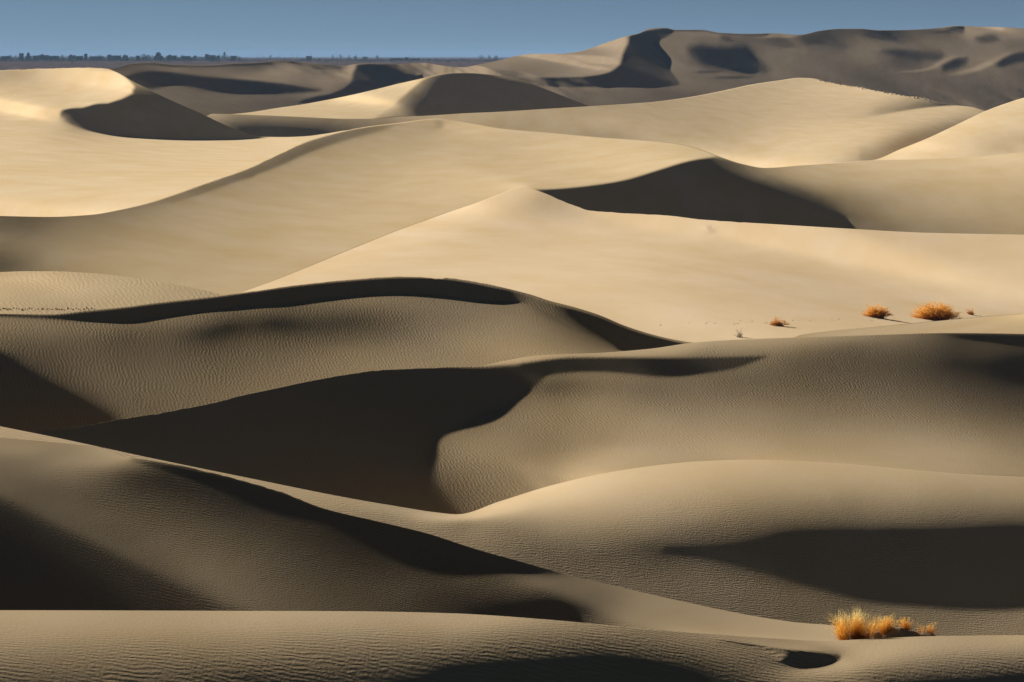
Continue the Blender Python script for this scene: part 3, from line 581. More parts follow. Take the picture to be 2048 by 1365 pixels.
for i in range(12):
    s = SHEETS[i]
    mat = sand_material('sand', LAYERS[i]['k'], **SAND[i])  # low k on the far sheet paints cloud shade into the sand colour
    # runs of columns where this sheet is seen
    edge = np.flatnonzero(np.diff(np.concatenate([[0], s['act'].astype(int), [0]])))
    for a0, a1 in zip(edge[::2], edge[1::2]):
        ua, ub = s['gu'][a0], s['gu'][a1 - 1]
        if ub - ua < 24: continue
        ua, ub = max(ua - 8, s['gu'][0]), min(ub + 8, s['gu'][-1])
        us = np.concatenate([np.arange(ua, min(ub, -60), 16), np.arange(max(ua, -60), min(ub, 2108), 4.0), np.arange(max(ua, 2108), ub, 16)])
        us = np.append(us, ub)
        c = np.interp(us, s['gu'], s['c']); lo = np.interp(us, s['gu'], s['low'])
        if i == 0: lo = np.full_like(lo, s['gv'][-1] - 4)
        c = c + nick(i, us)
        th = np.maximum(lo - c, 0)
        n_vis = int(max(8, min(220, th.max() / 2.0)))
        sp = np.linspace(0, 1, n_vis)[:, None]
        vv = np.concatenate([lo[None] + np.array([[3.2], [1.6]]), lo[None] - sp * th[None]])
        uu = np.broadcast_to(us[None], vv.shape)
        q = upsample(s['q'], s['gu'], s['gv'], uu, vv)
        y = np.exp(q)
        y[:2] = np.maximum(y[:2], y[2] * np.array([[0.996], [0.998]]))
        P = np.stack([y * (uu - 1024) / F, y, CAMZ - y * (vv - VH) / F], -1)
        top = P[-1]; yc = y[-1]; tcr = (c - VH) / F
        # the hidden back of the dune runs down to the foot of the next one
        gap = np.full(len(s['gu']), -1.0)
        for j in range(i + 1, 12):
            r = SHEETS[j]; m_ = (gap < 0) & r['act'][:len(gap)]
            gap[m_] = (np.exp(r['ql'] - s['qc']) - 1)[m_]
        gap = np.where(gap < 0, 0.3, np.clip(gap, 0.012, 1.4))
        ks = np.ones(31) / 31
        gap = np.convolve(np.pad(gap, 15, mode='edge'), ks, 'valid')
        em = np.interp(us, s['gu'], gap)
        back = []
        for fr in (0.02, 0.06, 0.13, 0.24, 0.38, 0.55, 0.75, 1.0, 1.03):
            dy = yc * em * fr
            h = np.minimum(0.5 * dy * dy / (dy + 0.03 * yc), 0.007 * yc)
            yb = yc + dy
            back.append(np.stack([yb * (us - 1024) / F, yb, CAMZ - tcr * yb - h], -1))
        low0 = P[0]
        skirt = [np.stack([low0[:, 0] * (1 - 0.0008 * f_), low0[:, 1] * (1 - 0.0008 * f_), CAMZ + (low0[:, 2] - CAMZ) * (1 - 0.0008 * f_) - 0.012 * f_ * low0[:, 1]], -1) for f_ in (1.0, 0.6, 0.3, 0.1)]
        if i > 0: P = np.concatenate([np.array(skirt), P])
        P = np.concatenate([P, np.array(back)])
        # beyond the photo's edges the dune simply carries on
        for side in (0, -1):
            if (side == 0 and ua > s['gu'][0] + 1) or (side == -1 and ub < s['gu'][-1] - 1): continue
            e_ = P[:, side]; sg = -1 if side == 0 else 1
            ext = [np.stack([e_[:, 0] + sg * dx * (0.6 + yc[side] / 160), e_[:, 1], e_[:, 2] - 0.06 * dx * (1 - math.exp(-dx / 30))], -1) for dx in (1.5, 4, 9, 18, 32, 50, 75)]
            ext = np.stack(ext, 1)
            P = np.concatenate([ext[:, ::-1], P], 1) if side == 0 else np.concatenate([P, ext], 1)
        if i == 0:
            b0 = P[0]
            near = [np.stack([b0[:, 0], b0[:, 1] - d_, b0[:, 2] - 0.22 * d_ + 0.0009 * d_ * d_], -1) for d_ in (110, 80, 55, 35, 20, 10, 4)]
            P = np.concatenate([np.array(near), P])
        o = sheet_mesh('sand_dune', P, P.shape[0], P.shape[1], mat)
        o['kind'] = 'structure'

# ------------------------------------------------------------------ plain beyond the dunes
def plain_sheet():
    prof = [(-300, -60), (900, -60), (2600, -50), (3600, -28), (4000, -16.5), (4500, -10.5), (5200, -7.3), (9000, -8.5), (45000, -10)]
    ys = np.concatenate([np.arange(-300, 3400, 150), np.arange(3400, 5600, 25), np.geomspace(5650, 45000, 30)])
    xs = np.linspace(-1, 1, 241)
    z = np.interp(ys, [p[0] for p in prof], [p[1] for p in prof])
    Y, X = np.meshgrid(ys, xs, indexing='ij')
    X = X * (700 + np.maximum(Y, 0) * 0.6)
    Z = z[:, None] + CAMZ + np.where((Y > 3400) & (Y < 5600), 0.35 * np.sin(X * 0.021 + Y * 0.013) * np.sin(Y * 0.031 - X * 0.008), 0)
    return np.stack([X, Y, Z], -1)
m = bpy.data.materials.new('scrub_plain'); m.use_nodes = True
nt = m.node_tree; b = nt.nodes['Principled BSDF']; L_ = nt.links
tcn = node(nt, 'ShaderNodeTexCoord')
n1 = node(nt, 'ShaderNodeTexNoise', i_Scale=0.05, i_Detail=6.0, i_Roughness=0.7)
L_.new(tcn.outputs['Object'], n1.inputs['Vector'])
rp = node(nt, 'ShaderNodeValToRGB')
rp.color_ramp.elements[0].position = 0.38; rp.color_ramp.elements[0].color = (0.045, 0.032, 0.028, 1)
rp.color_ramp.elements[1].position = 0.62; rp.color_ramp.elements[1].color = (0.13, 0.085, 0.065, 1)
L_.new(n1.outputs['Fac'], rp.inputs[0]); L_.new(rp.outputs[0], b.inputs['Base Color'])
b.inputs['Roughness'].default_value = 1.0; b.inputs['Specular IOR Level'].default_value = 0
Pp = plain_sheet()
o = sheet_mesh('desert_plain', Pp, Pp.shape[0], Pp.shape[1], m); o['kind'] = 'structure'

# ------------------------------------------------------------------ haze
def haze_box():
    me = bpy.data.meshes.new('haze')
    x, y0, y1, z0, z1 = 29000, -600, 46000, CAMZ - 61 - 5, CAMZ + 62
    v = [(sx_ * x, yy, zz) for zz in (z0, z1) for yy in (y0, y1) for sx_ in (-1, 1)]
    import bmesh
    me.from_pydata(v, [], [(0, 1, 3, 2), (4, 6, 7, 5), (0, 4, 5, 1), (2, 3, 7, 6), (0, 2, 6, 4), (1, 5, 7, 3)])
    bm = bmesh.new(); bm.from_mesh(me); bmesh.ops.recalc_face_normals(bm, faces=bm.faces); bm.to_mesh(me); bm.free()
    m = bpy.data.materials.new('haze'); m.use_nodes = True
    nt = m.node_tree; nt.nodes.remove(nt.nodes['Principled BSDF'])
    pv = node(nt, 'ShaderNodeVolumePrincipled')
    pv.inputs['Color'].default_value = HAZE_COLOR
    pv.inputs['Density'].default_value = HAZE
    pv.inputs['Anisotropy'].default_value = 0.0
    nt.links.new(pv.outputs[0], nt.nodes['Material Output'].inputs['Volume'])
    me.materials.append(m)
    o = bpy.data.objects.new('haze', me); col.objects.link(o); o['kind'] = 'stuff'
haze_box()

# ------------------------------------------------------------------ plants and the far village
def tag(o, label, cat, group=None):
    o['label'] = label; o['category'] = cat
    if group: o['group'] = group
    return o

def empty(name, loc):
    o = bpy.data.objects.new(name, None); o.location = loc; col.objects.link(o); return o

def mesh_obj(name, verts, faces, mat, parent=None, loc=(0, 0, 0), smooth=False):
    me = bpy.data.meshes.new(name); me.from_pydata([tuple(v) for v in verts], [], faces); me.update()
    if smooth: me.polygons.foreach_set('use_smooth', [True] * len(me.polygons))
    me.materials.append(mat)
    o = bpy.data.objects.new(name, me); col.objects.link(o); o.location = loc
    if parent is not None: o.parent = parent
    if name in ('blades', 'seed_heads', 'twigs', 'sprigs', 'crown'): o['kind'] = 'stuff'
    return o

def straw_material(name, low, mid, tip, h, trans=0.5):
    m = bpy.data.materials.new(name); m.use_nodes = True
    nt = m.node_tree; b = nt.nodes['Principled BSDF']
    tcn = node(nt, 'ShaderNodeTexCoord'); sp = node(nt, 'ShaderNodeSeparateXYZ')
    nt.links.new(tcn.outputs['Object'], sp.inputs[0])
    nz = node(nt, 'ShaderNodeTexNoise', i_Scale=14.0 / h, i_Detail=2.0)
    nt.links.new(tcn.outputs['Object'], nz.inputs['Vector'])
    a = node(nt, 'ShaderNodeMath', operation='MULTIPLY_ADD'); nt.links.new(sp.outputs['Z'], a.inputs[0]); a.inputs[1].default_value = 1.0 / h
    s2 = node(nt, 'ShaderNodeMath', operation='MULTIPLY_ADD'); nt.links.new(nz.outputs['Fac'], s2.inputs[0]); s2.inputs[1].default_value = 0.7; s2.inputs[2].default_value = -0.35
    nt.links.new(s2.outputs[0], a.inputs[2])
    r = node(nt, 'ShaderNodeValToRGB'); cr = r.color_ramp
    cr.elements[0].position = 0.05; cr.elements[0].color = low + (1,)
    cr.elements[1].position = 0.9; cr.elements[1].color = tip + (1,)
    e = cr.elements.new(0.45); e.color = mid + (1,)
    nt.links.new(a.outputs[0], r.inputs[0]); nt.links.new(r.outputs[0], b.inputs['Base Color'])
    b.inputs['Roughness'].default_value = 0.7; b.inputs['Specular IOR Level'].default_value = 0.2
    tr = node(nt, 'ShaderNodeBsdfTranslucent'); nt.links.new(r.outputs[0], tr.inputs['Color'])
    ms = node(nt, 'ShaderNodeMixShader'); ms.inputs[0].default_value = trans
    nt.links.new(b.outputs[0], ms.inputs[1]); nt.links.new(tr.outputs[0], ms.inputs[2])
    nt.links.new(ms.outputs[0], nt.nodes['Material Output'].inputs[0])
    return m

def ribbon(V, Fc, pts, w0, rng):
    """a flat tapering blade along a polyline"""
    d = pts[-1] - pts[0]
    a = rng.uniform(0, math.pi)
    side = d.cross(Vector((math.cos(a), math.sin(a), 0.2)))
    if side.length < 1e-6: side = Vector((1, 0, 0))
    side.normalize()
    k0 = len(V); n = len(pts)
    for i, p in enumerate(pts):
        w = w0 * (1 - 0.85 * i / (n - 1))
        V.append(p - side * w); V.append(p + side * w)
    for i in range(n - 1):
        a_ = k0 + 2 * i
        Fc.append((a_, a_ + 1, a_ + 3, a_ + 2))

def grass_tuft(name, loc, width, height, n, label, mat_b, mat_s, seed, cat='grass', lean=(0.05, 0.0), group=None, bw=0.0028):
    rng = random.Random(seed)
    t = empty(name, loc); tag(t, label, cat, group)
    V, Fc, V2, F2 = [], [], [], []
    # the tuft grows from a few tight bunches
    cores = [(rng.uniform(-0.36, 0.36) * width, rng.uniform(-0.2, 0.2) * width, rng.uniform(0.5, 1.0)) for _ in range(max(4, int(width * 13)))]
    for k in range(n):
        cx, cy, ch = cores[k % len(cores)]
        edge = abs(cx) / (0.5 * width)
        H = height * ch * (1.0 - 0.4 * edge ** 2) * (rng.uniform(0.35, 1.0) if rng.random() < 0.6 else rng.uniform(0.75, 1.05))
        a = rng.uniform(0, 2 * math.pi); sp = abs(rng.gauss(0, 0.26)) + (0.35 * edge if rng.random() < .5 else 0)
        dx, dy = math.cos(a) * sp + cx / width * 0.55 + lean[0], math.sin(a) * sp * 0.9 + lean[1]
        p0 = Vector((cx + rng.gauss(0, 0.05), cy + rng.gauss(0, 0.05), -0.03))
        droop = rng.uniform(0.0, 0.5) * sp
        P = [p0 + Vector((dx * H * s + dx * droop * H * s * s, dy * H * s + dy * droop * H * s * s, H * s - droop * H * s * s * 0.5)) for s in (0, 0.35, 0.7, 1.0)]
        ribbon(V, Fc, P, bw * rng.uniform(0.7, 1.3), rng)
        if rng.random() < 0.22:       # feathery head at the tip
            d = (P[-1] - P[-2]).normalized(); b0 = P[-1] - d * H * 0.22
            for q in range(5):
                o_ = b0 + d * H * 0.05 * q
                e = o_ + d * H * 0.07 + Vector((rng.gauss(0, 0.02), rng.gauss(0, 0.02), 0)) * (1 + H)
                ribbon(V2, F2, [o_, (o_ + e) / 2, e], bw * 0.8, rng)
    # stray short blades creeping outward at the foot
    for k in range(n // 8):
        a = rng.uniform(0, 2 * math.pi); cx, cy, _ = rng.choice(cores)
        l = rng.uniform(0.12, 0.4) * height * 1.1
        P = [Vector((cx + math.cos(a) * l * s, cy + math.sin(a) * l * s, 0.25 * l * math.sin(min(s * 2.6, 3.0)) + 0.01)) for s in (0, .4, .7, 1)]
        ribbon(V, Fc, P, bw, rng)
    mesh_obj('blades', V, Fc, mat_b, t)
    mesh_obj('seed_heads', V2, F2, mat_s, t)
    return t

def shrub(name, loc, width, height, n, label, mat_t, mat_l, seed, cat='shrub', leafy=1.0, tw=0.008, group=None):
    """low twiggy dome: forked stems with bundles of fine dry sprigs"""
    rng = random.Random(seed)
    t = empty(name, loc); tag(t, label, cat, group)
    V, Fc, V2, F2 = [], [], [], []
    for k in range(n):
        a = rng.uniform(0, 2 * math.pi); el = math.asin(rng.uniform(0.12, 1.0))
        r = rng.uniform(0.45, 1.12) ** 1.0 * (1 + 0.30 * math.sin(3 * a + seed) + 0.12 * math.sin(7 * a + 2 * seed))
        base = Vector((rng.gauss(0, 0.13) * width, rng.gauss(0, 0.1) * width, -0.03))
        tip = Vector((math.cos(a) * math.cos(el) * width * 0.5 * r, math.sin(a) * math.cos(el) * width * 0.42 * r, math.sin(el) * height * r))
        mid = (base + tip) * 0.5 + Vector((rng.gauss(0, .06) * width, rng.gauss(0, .06) * width, 0.12 * height))
        ribbon(V, Fc, [base, mid, tip], tw, rng)
        for q in range(int(5 * leafy)):
            s = rng.uniform(0.35, 1.0); o_ = mid.lerp(tip, s)
            out = (tip - base).normalized()
            e = o_ + (out * 0.6 + Vector((rng.gauss(0, .6), rng.gauss(0, .6), rng.uniform(-0.1, 0.9)))) * 0.13 * (width + height) * 0.5 * rng.uniform(0.5, 1.2)
            m_ = (o_ + e) * 0.5 + Vector((rng.gauss(0, .02), rng.gauss(0, .02), rng.gauss(0, .02)))
            ribbon(V2, F2, [o_, m_, e], tw * 1.1, rng)
    mesh_obj('twigs', V, Fc, mat_t, t)
    mesh_obj('sprigs', V2, F2, mat_l, t)
    return t

# --- the sand mound and the tufts in the foreground
s0 = SHEETS[0]
def crest_y(i, u):
    return math.exp(float(np.interp(u, SHEETS[i]['gu'], SHEETS[i]['qc'])))
def crest_v(i, u):
    return float(np.interp(u, SHEETS[i]['gu'], SHEETS[i]['c']))

def mound():
    ym = crest_y(0, 1790) * 1.006
    us = np.arange(1680, 1892, 3.0)
    top = curve([(1680, 1287), (1700, 1279), (1722, 1270), (1745, 1264), (1765, 1261), (1785, 1256), (1808, 1257), (1825, 1263), (1840, 1267), (1858, 1264), (1872, 1272), (1886, 1286)], us)
    rows = []
    for k, (f_, dy) in enumerate([(-0.5, -0.75), (0.0, -0.6), (0.12, -0.52), (0.3, -0.42), (0.5, -0.33), (0.7, -0.24), (0.86, -0.15), (0.96, -0.07), (1.0, 0.0), (0.98, 0.08), (0.88, 0.2), (0.65, 0.4), (0.3, 0.7), (-0.3, 1.0)]):
        y = ym + 0.35 + dy
        base = 1290.0
        v = base - (base - top) * f_
        wob_ = 0.02 * np.sin(us * 0.11 + k * 0.7) + 0.012 * np.sin(us * 0.27 - k)
        z = CAMZ - (ym + 0.35) * (v - VH) / F + wob_ * max(f_, 0)
        rows.append(np.stack([(ym + 0.35) * (us - 1024) / F, np.full_like(us, y), z], -1))
    P = np.array(rows)
    o = sheet_mesh('sand_mound', P, P.shape[0], P.shape[1], bpy.data.objects['sand_dune'].data.materials[0]); o['kind'] = 'structure'
    return ym + 0.35
YM = mound()
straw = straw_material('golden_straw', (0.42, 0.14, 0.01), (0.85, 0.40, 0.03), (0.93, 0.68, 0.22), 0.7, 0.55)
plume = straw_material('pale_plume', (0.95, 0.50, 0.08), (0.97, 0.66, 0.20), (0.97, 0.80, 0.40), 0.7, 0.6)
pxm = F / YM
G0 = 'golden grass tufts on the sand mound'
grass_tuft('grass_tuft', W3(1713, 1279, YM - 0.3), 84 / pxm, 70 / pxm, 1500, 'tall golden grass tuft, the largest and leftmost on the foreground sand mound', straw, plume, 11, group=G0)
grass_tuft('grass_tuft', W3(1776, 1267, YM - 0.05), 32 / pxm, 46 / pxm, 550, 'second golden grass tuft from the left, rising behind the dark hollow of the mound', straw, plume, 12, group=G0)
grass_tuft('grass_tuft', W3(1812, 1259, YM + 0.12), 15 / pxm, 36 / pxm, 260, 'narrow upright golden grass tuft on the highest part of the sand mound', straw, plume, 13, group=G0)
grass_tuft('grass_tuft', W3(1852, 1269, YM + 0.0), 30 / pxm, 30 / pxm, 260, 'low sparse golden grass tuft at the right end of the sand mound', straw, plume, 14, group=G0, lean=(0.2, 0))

# --- bushes on the flat between the dunes
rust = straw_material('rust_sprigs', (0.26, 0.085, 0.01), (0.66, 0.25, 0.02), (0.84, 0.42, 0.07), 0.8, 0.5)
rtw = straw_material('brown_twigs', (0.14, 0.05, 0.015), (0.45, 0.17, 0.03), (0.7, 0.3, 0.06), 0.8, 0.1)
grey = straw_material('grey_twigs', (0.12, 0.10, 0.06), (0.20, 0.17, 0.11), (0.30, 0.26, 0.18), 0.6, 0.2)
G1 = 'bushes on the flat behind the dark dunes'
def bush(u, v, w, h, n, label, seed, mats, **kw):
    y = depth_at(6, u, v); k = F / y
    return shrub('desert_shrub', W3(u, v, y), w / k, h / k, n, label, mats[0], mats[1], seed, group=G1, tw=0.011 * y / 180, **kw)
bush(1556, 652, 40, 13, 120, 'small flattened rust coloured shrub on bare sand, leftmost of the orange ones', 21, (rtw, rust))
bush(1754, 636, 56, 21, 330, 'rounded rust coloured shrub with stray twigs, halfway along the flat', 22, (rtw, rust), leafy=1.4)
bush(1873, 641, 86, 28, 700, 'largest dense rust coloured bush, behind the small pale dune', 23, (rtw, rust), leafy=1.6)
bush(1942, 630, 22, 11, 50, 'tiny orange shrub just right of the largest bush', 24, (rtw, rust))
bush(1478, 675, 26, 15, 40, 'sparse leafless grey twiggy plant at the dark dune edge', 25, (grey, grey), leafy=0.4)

# --- village, orchards and poles far out on the plain
YT = 5200.0
mt = F / YT
mud = plain_material('mud_plaster', (0.24, 0.19, 0.15), scale=0.4)
pale = plain_material('pale_plaster', (0.50, 0.42, 0.33), scale=0.4)
roofm = plain_material('roof_clay', (0.17, 0.14, 0.12), scale=0.4)
dark = plain_material('dark_opening', (0.02, 0.02, 0.025), var=0.1)
leafm = plain_material('dark_foliage', (0.025, 0.04, 0.022), var=0.4, scale=0.5)
barkm = plain_material('bark', (0.06, 0.045, 0.035), scale=1.0)

def box_v(x0, x1, y0, y1, z0, z1):
    return [(x0, y0, z0), (x1, y0, z0), (x1, y1, z0), (x0, y1, z0), (x0, y0, z1), (x1, y0, z1), (x1, y1, z1), (x0, y1, z1)]
BF = [(0, 3, 2, 1), (4, 5, 6, 7), (0, 1, 5, 4), (1, 2, 6, 5), (2, 3, 7, 6), (3, 0, 4, 7)]

def ground_z(y): return CAMZ + float(np.interp(y, [4500, 5200, 9000], [-10.5, -7.3, -8.5]))

def dome_v(r, h, z0, n=14, m_=6):
    V = []; Fc = []
    for j in range(m_):
        a = j / m_ * math.pi / 2
        for i_ in range(n):
            b_ = 2 * math.pi * i_ / n; V.append((r * math.cos(a) * math.cos(b_), r * math.cos(a) * math.sin(b_), z0 + h * math.sin(a)))
    V.append((0, 0, z0 + h))
    for j in range(m_ - 1):
        for i_ in range(n):
            k2 = (i_ + 1) % n; Fc.append((j*n+i_, j*n+k2, (j+1)*n+k2, (j+1)*n+i_))
    for i_ in range(n): Fc.append(((m_-1)*n+i_, (m_-1)*n+(i_+1) % n, m_*n))
    return V, Fc

def house(u0, u1, vtop, label, mat=mud, dist=YT, kind='flat', seed=0, cat='house'):
    rng = random.Random(seed + int(u0))
    k = F / dist; w = (u1 - u0) / k; x = dist * ((u0 + u1) / 2 - 1024) / F
    gz = ground_z(dist); h = (CAMZ - dist * (vtop - VH) / F) - gz
    t = empty('village_house', (x, dist, gz)); tag(t, label, cat, 'buildings of the far village')
    d = max(6, min(w, 11)); hw = w / 2
    h *= 0.93
    hb = h * (0.55 if kind in ('dome', 'tower') else 1.0)
    mesh_obj('wall', box_v(-hw, hw, 0, d, -0.5, hb - 0.3), BF, mat, t)
    mesh_obj('roof', box_v(-hw - 0.25, hw + 0.25, -0.25, d + 0.25, hb - 0.3, hb), BF, roofm, t)
    if kind == 'dome':
        V, Fc = dome_v(hw * 0.85, h - hb, hb); mesh_obj('dome', [(a, b_ + d / 2, c_) for a, b_, c_ in V], Fc, roofm, t, smooth=True)
    elif kind == 'tower':
        mesh_obj('upper_storey', box_v(-hw * 0.62, hw * 0.62, 1, d - 1, hb, h * 0.86), BF, mat, t)
        mesh_obj('turret', box_v(-hw * 0.3, hw * 0.3, 2, d - 2, h * 0.86, h), BF, mat, t)
    elif kind == 'step':
        mesh_obj('stair_house', box_v(-hw * 0.6, -hw * 0.1, 2, d - 2, hb, hb + 1.7), BF, mat, t)
    nw = max(1, int(w / 4))
    for i_ in range(nw):
        cx = -hw + (i_ + 0.5) * w / nw + rng.uniform(-.4, .4)
        if i_ == nw // 2: mesh_obj('door', box_v(cx - .55, cx + .55, -0.05, 0.02, 0, 2.1), BF, dark, t)
        else: mesh_obj('window', box_v(cx - .6, cx + .6, -0.05, 0.02, 1.2, 2.4), BF, dark, t)
    return t
H = [(2, 16, 112, 'low mud house at the far left edge of the village', mud, 'flat'), (38, 46, 106, 'square two storey mud house left of the domed building', mud, 'flat'),
     (51, 60, 104, 'domed mud brick building near the left end of the village', mud, 'dome'), (66, 76, 111, 'small mud house just right of the domed building', mud, 'flat'),
     (77, 96, 110, 'long mud house with a stair room, third block from the left', mud, 'step'), (98, 116, 111.5, 'long flat roofed house left of the pale one', mud, 'flat'),
     (137, 150, 110.5, 'pale plastered house catching the sun', pale, 'step'), (152, 164, 112, 'low house between the pale house and the tall block', mud, 'flat'),
     (168, 174, 107, 'narrow tall block house standing above its neighbours', mud, 'flat'), (180, 205, 112.5, 'long low farm building behind orchard trees', mud, 'flat'),
     (215, 222, 109, 'square house at the left of a joined pair', mud, 'flat'), (223, 240, 111, 'long house at the right of a joined pair', mud, 'flat'),
     (246, 255, 110.5, 'mud house with a stair room right of the joined pair', mud, 'step'), (272, 279, 111, 'little mud house in front of the round orchard trees', mud, 'flat'),
     (308, 324, 103.5, 'stepped tower, the tallest building of the village', mud, 'tower'), (333, 352, 111, 'long mud house right of the stepped tower', mud, 'step'),
     (362, 380, 112, 'long low house left of the double block', mud, 'flat'), (410, 417, 108, 'tall half of the double block left of the pointed tree', mud, 'flat'),
     (417.5, 430, 110, 'lower half of the double block left of the pointed tree', mud, 'flat'), (433, 439, 111, 'little house close beside the pointed tree', mud, 'flat'),
     (461, 472, 111.5, 'mud house right of the pointed tree', mud, 'flat'), (612, 623, 112, 'lone blocky house far right of the village', mud, 'flat'),
     (780, 806, 116.5, 'long flat shed at the right of the lone house', mud, 'flat'), (809, 817, 114.5, 'small dark block at the end of the long shed', mud, 'flat'),
     (819, 840, 117, 'low wide shed right of the small dark block', mud, 'flat')]
for i_, (a, b_, vt, lb, mm_, kd) in enumerate(H):
    house(a, b_, vt, lb, mm_, YT + 12 * (i_ % 5), kd, i_)

def crown(rng, r, h, n, V, Fc, cx=0, cy=0, z0=0, shape='round'):
    """loose crown of leaf clumps scattered through its volume"""
    for k in range(n):
        a = rng.uniform(0, 2*math.pi); zz = rng.random(); rr = r * math.sqrt(rng.random())
        if shape == 'round': rr *= math.sqrt(max(0.05, 1 - (2*zz - 1) ** 2))
        elif shape == 'cone': rr *= max(0.08, 1 - zz ** 1.3)
        c = Vector((cx + rr*math.cos(a), cy + rr*math.sin(a), z0 + zz*h)); s = rng.uniform(0.25, 0.6) * max(0.9, r * 0.35)
        k0 = len(V)
        for q in range(4):
            V.append(c + Vector((rng.gauss(0, 1), rng.gauss(0, 1), rng.gauss(0, .8))).normalized() * s)
        Fc += [(k0, k0+1, k0+2), (k0, k0+2, k0+3), (k0, k0+3, k0+1), (k0+1, k0+3, k0+2)]

def tree(u, vtop, w, label, seed, shape='round', bare=False, dist=YT - 40):
    rng = random.Random(seed); k = F / dist
    gz = ground_z(dist); h = CAMZ - dist * (vtop - VH) / F - gz; r = w / k / 2
    t = empty('village_tree', (dist * (u - 1024) / F, dist, gz)); tag(t, label, 'tree', 'single trees about the village')
    V = []; Fc = []
    tw = 0.3
    n = 8
    for j, (zz, rad) in enumerate(((-0.5, tw), (h * 0.35, tw * 0.7), (h * 0.7, tw * 0.4))):
        for i_ in range(n): V.append((rad*math.cos(6.283*i_/n), rad*math.sin(6.283*i_/n), zz))
    for j in range(2):
        for i_ in range(n): Fc.append((j*n+i_, j*n+(i_+1) % n, (j+1)*n+(i_+1) % n, (j+1)*n+i_))
    for q in range(26 if bare else 7):
        a = rng.uniform(0, 6.283); z0 = h * rng.uniform(0.25, 0.7)
        p0 = Vector((0, 0, z0)); p1 = Vector((math.cos(a) * r * rng.uniform(.5, 1), math.sin(a) * r * rng.uniform(.5, 1), min(h, z0 + h * rng.uniform(.2, .45))))
        ribbon(V, Fc, [p0, (p0 + p1) / 2 + Vector((0, 0, .3)), p1], 0.16, rng)
    mesh_obj('trunk', V, Fc, barkm, t)
    V = []; Fc = []
    crown(rng, r, h * 0.75, 25 if bare else 150, V, Fc, z0=h * 0.25, shape=shape)
    mesh_obj('crown', V, Fc, leafm, t)
    return t
T = [(449, 104, 12, 'pointed dark evergreen standing above the village roofs', 'cone', False), (541, 110, 9, 'small round bare tree on the horizon, far left of the lone house', 'round', True),
     (288, 109, 14, 'broad dark tree just left of the stepped tower', 'round', False), (296, 110, 9, 'small dark tree touching the broad one by the stepped tower', 'round', False),
     (665, 110, 10, 'first bare tree to the right of the lone house', 'round', True), (681, 109, 11, 'tall bare tree, second right of the lone house', 'round', True),
     (698, 110, 9, 'rounded bare tree, third right of the lone house', 'round', True), (711, 112, 9, 'low dark tree right of the three bare ones', 'round', False),
     (755, 111, 8, 'lone small round tree left of the long shed', 'round', False), (730, 114, 14, 'low wide orchard tree left of the lone round tree', 'round', False),
     (962, 111, 14, 'bare spreading tree at the foot of the big far dune', 'round', True), (978, 110.5, 9, 'bare upright tree close left of the far dune', 'round', True),
     (992, 112, 10, 'dark bushy tree close left of the far dune slope', 'round', False), (1026, 112.5, 6, 'last small dark tree before the far dune hides the plain', 'round', False),
     (20, 111, 10, 'round dark tree near the left edge of the village', 'round', False), (125, 111, 9, 'dark tree left of the pale plastered house', 'round', False),
     (200, 111, 8, 'dark tree above the long low farm building', 'round', False), (390, 111.5, 11, 'dark tree left of the double block', 'round', False)]
for i_, (u, vt, w, lb, shp, br) in enumerate(T): tree(u, vt, w, lb, 40 + i_, shp, br)

def pole(u, vtop, label, dist=YT - 60):
    gz = ground_z(dist); h = CAMZ - dist * (vtop - VH) / F - gz
    t = empty('utility_pole', (dist * (u - 1024) / F, dist, gz)); tag(t, label, 'pole', 'thin poles on the horizon')
    n = 6; V = []; Fc = []
    for zz, rad in ((-0.5, 0.16), (h, 0.1)):
        for i_ in range(n): V.append((rad*math.cos(6.283*i_/n), rad*math.sin(6.283*i_/n), zz))
    for i_ in range(n): Fc.append((i_, (i_+1) % n, n+(i_+1) % n, n+i_))
    mesh_obj('shaft', V, Fc, barkm, t)
    mesh_obj('crossarm', box_v(-1.1, 1.1, -0.07, 0.07, h - 0.9, h - 0.72), BF, barkm, t)
for u, vt, lb in ((515, 108, 'thin pole, leftmost on the open horizon past the houses'), (522, 109.5, 'short thin pole beside the leftmost pole'), (560, 108.5, 'thin pole right of the small round bare tree'),
                  (585, 107.5, 'tall thin pole left of the lone house'), (595, 108, 'thin pole nearest the lone house on its left'), (623, 106.5, 'tall thin pole rising behind the lone house'),
                  (672, 107, 'thin pole between the first two bare trees'), (712, 107, 'thin pole above the low dark tree'), (724, 106, 'tallest thin pole, left of the lone round tree'),
                  (820, 108.5, 'left one of two close poles above the sheds'), (826, 109, 'right one of two close poles above the sheds')):
    pole(u, vt, lb)

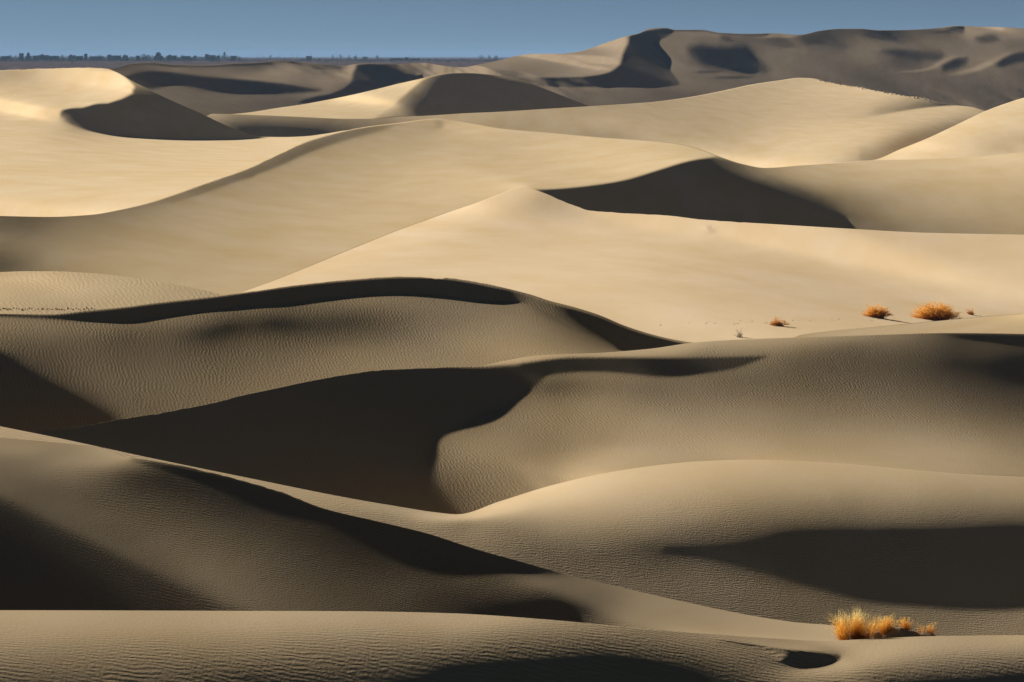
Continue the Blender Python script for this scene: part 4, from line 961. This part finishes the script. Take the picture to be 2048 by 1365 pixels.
# the belt of orchards along the foot of the village reads as one dark mass
rng = random.Random(5)
V = []; Fc = []
u = -120.0
while u < 1240:
    dense = 1.0 if u < 480 else (0.62 if u < 900 else 0.5)
    hgt = (rng.uniform(6.0, 9.5) if u < 480 else rng.uniform(4.2, 6.2) if u < 700 else rng.uniform(2.6, 4.6)) * (1 if rng.random() < 0.85 else 1.25)
    dist = YT - rng.uniform(60, 420)
    crown(rng, rng.uniform(2.5, 5), hgt, int(44 * dense) + 8, V, Fc, dist * (u - 1024) / F, dist, ground_z(dist) - 0.3)
    u += rng.uniform(0.7, 2.0) / max(dense, .6)
o = mesh_obj('orchard_belt', V, Fc, leafm); o['kind'] = 'stuff'
# low dry scrub over the plain in front of the village
V = []; Fc = []
for k in range(5200):
    dist = rng.uniform(3750, 5000); uu_ = rng.uniform(-100, 1150)
    z_ = CAMZ + float(np.interp(dist, [3600, 4000, 4500, 5200], [-28, -16.5, -10.5, -7.3]))
    crown(rng, rng.uniform(0.7, 1.8), rng.uniform(0.8, 1.9), 3, V, Fc, dist * (uu_ - 1024) / F, dist, z_)
scrubm = plain_material('dry_scrub', (0.10, 0.065, 0.05), var=0.4, scale=0.2)
o = mesh_obj('low_scrub', V, Fc, scrubm); o['kind'] = 'stuff'

# footprints and kicked up clods along two crest lines
V = []; Fc = []
rng = random.Random(9)
def clod(p, r, h):
    k0 = len(V); n = 6
    for q in range(n):
        a = 6.283 * q / n; V.append(p + Vector((r * math.cos(a) * rng.uniform(.7, 1.2), r * math.sin(a) * rng.uniform(.7, 1.2), -0.03)))
    V.append(p + Vector((rng.uniform(-.3, .3) * r, rng.uniform(-.3, .3) * r, h)))
    for q in range(n): Fc.append((k0 + q, k0 + (q + 1) % n, k0 + n))
u = -20.0
while u < 190:
    v = 619 + rng.uniform(-1.5, 2.5); i_ = 5
    clod(W3(u, v, depth_at(i_, u, v)), rng.uniform(.06, .13), rng.uniform(.05, .12)); u += rng.uniform(3, 8)
u = 1640.0
while u < 1860:
    v = crest_v(9, u) + rng.uniform(0.5, 2.5)
    clod(W3(u, v, depth_at(9, u, v)), rng.uniform(.5, 1.1), rng.uniform(.4, .9)); u += rng.uniform(5, 11)
for k in range(60):
    u = rng.uniform(1300, 1980); v = 650 - (u - 1300) * 0.022 + rng.uniform(-4, 3)
    clod(W3(u, v, depth_at(6, u, v)), rng.uniform(.04, .1), rng.uniform(.03, .08))
o = mesh_obj('sand_clods', V, Fc, bpy.data.objects['sand_dune.009'].data.materials[0]); o['kind'] = 'stuff'
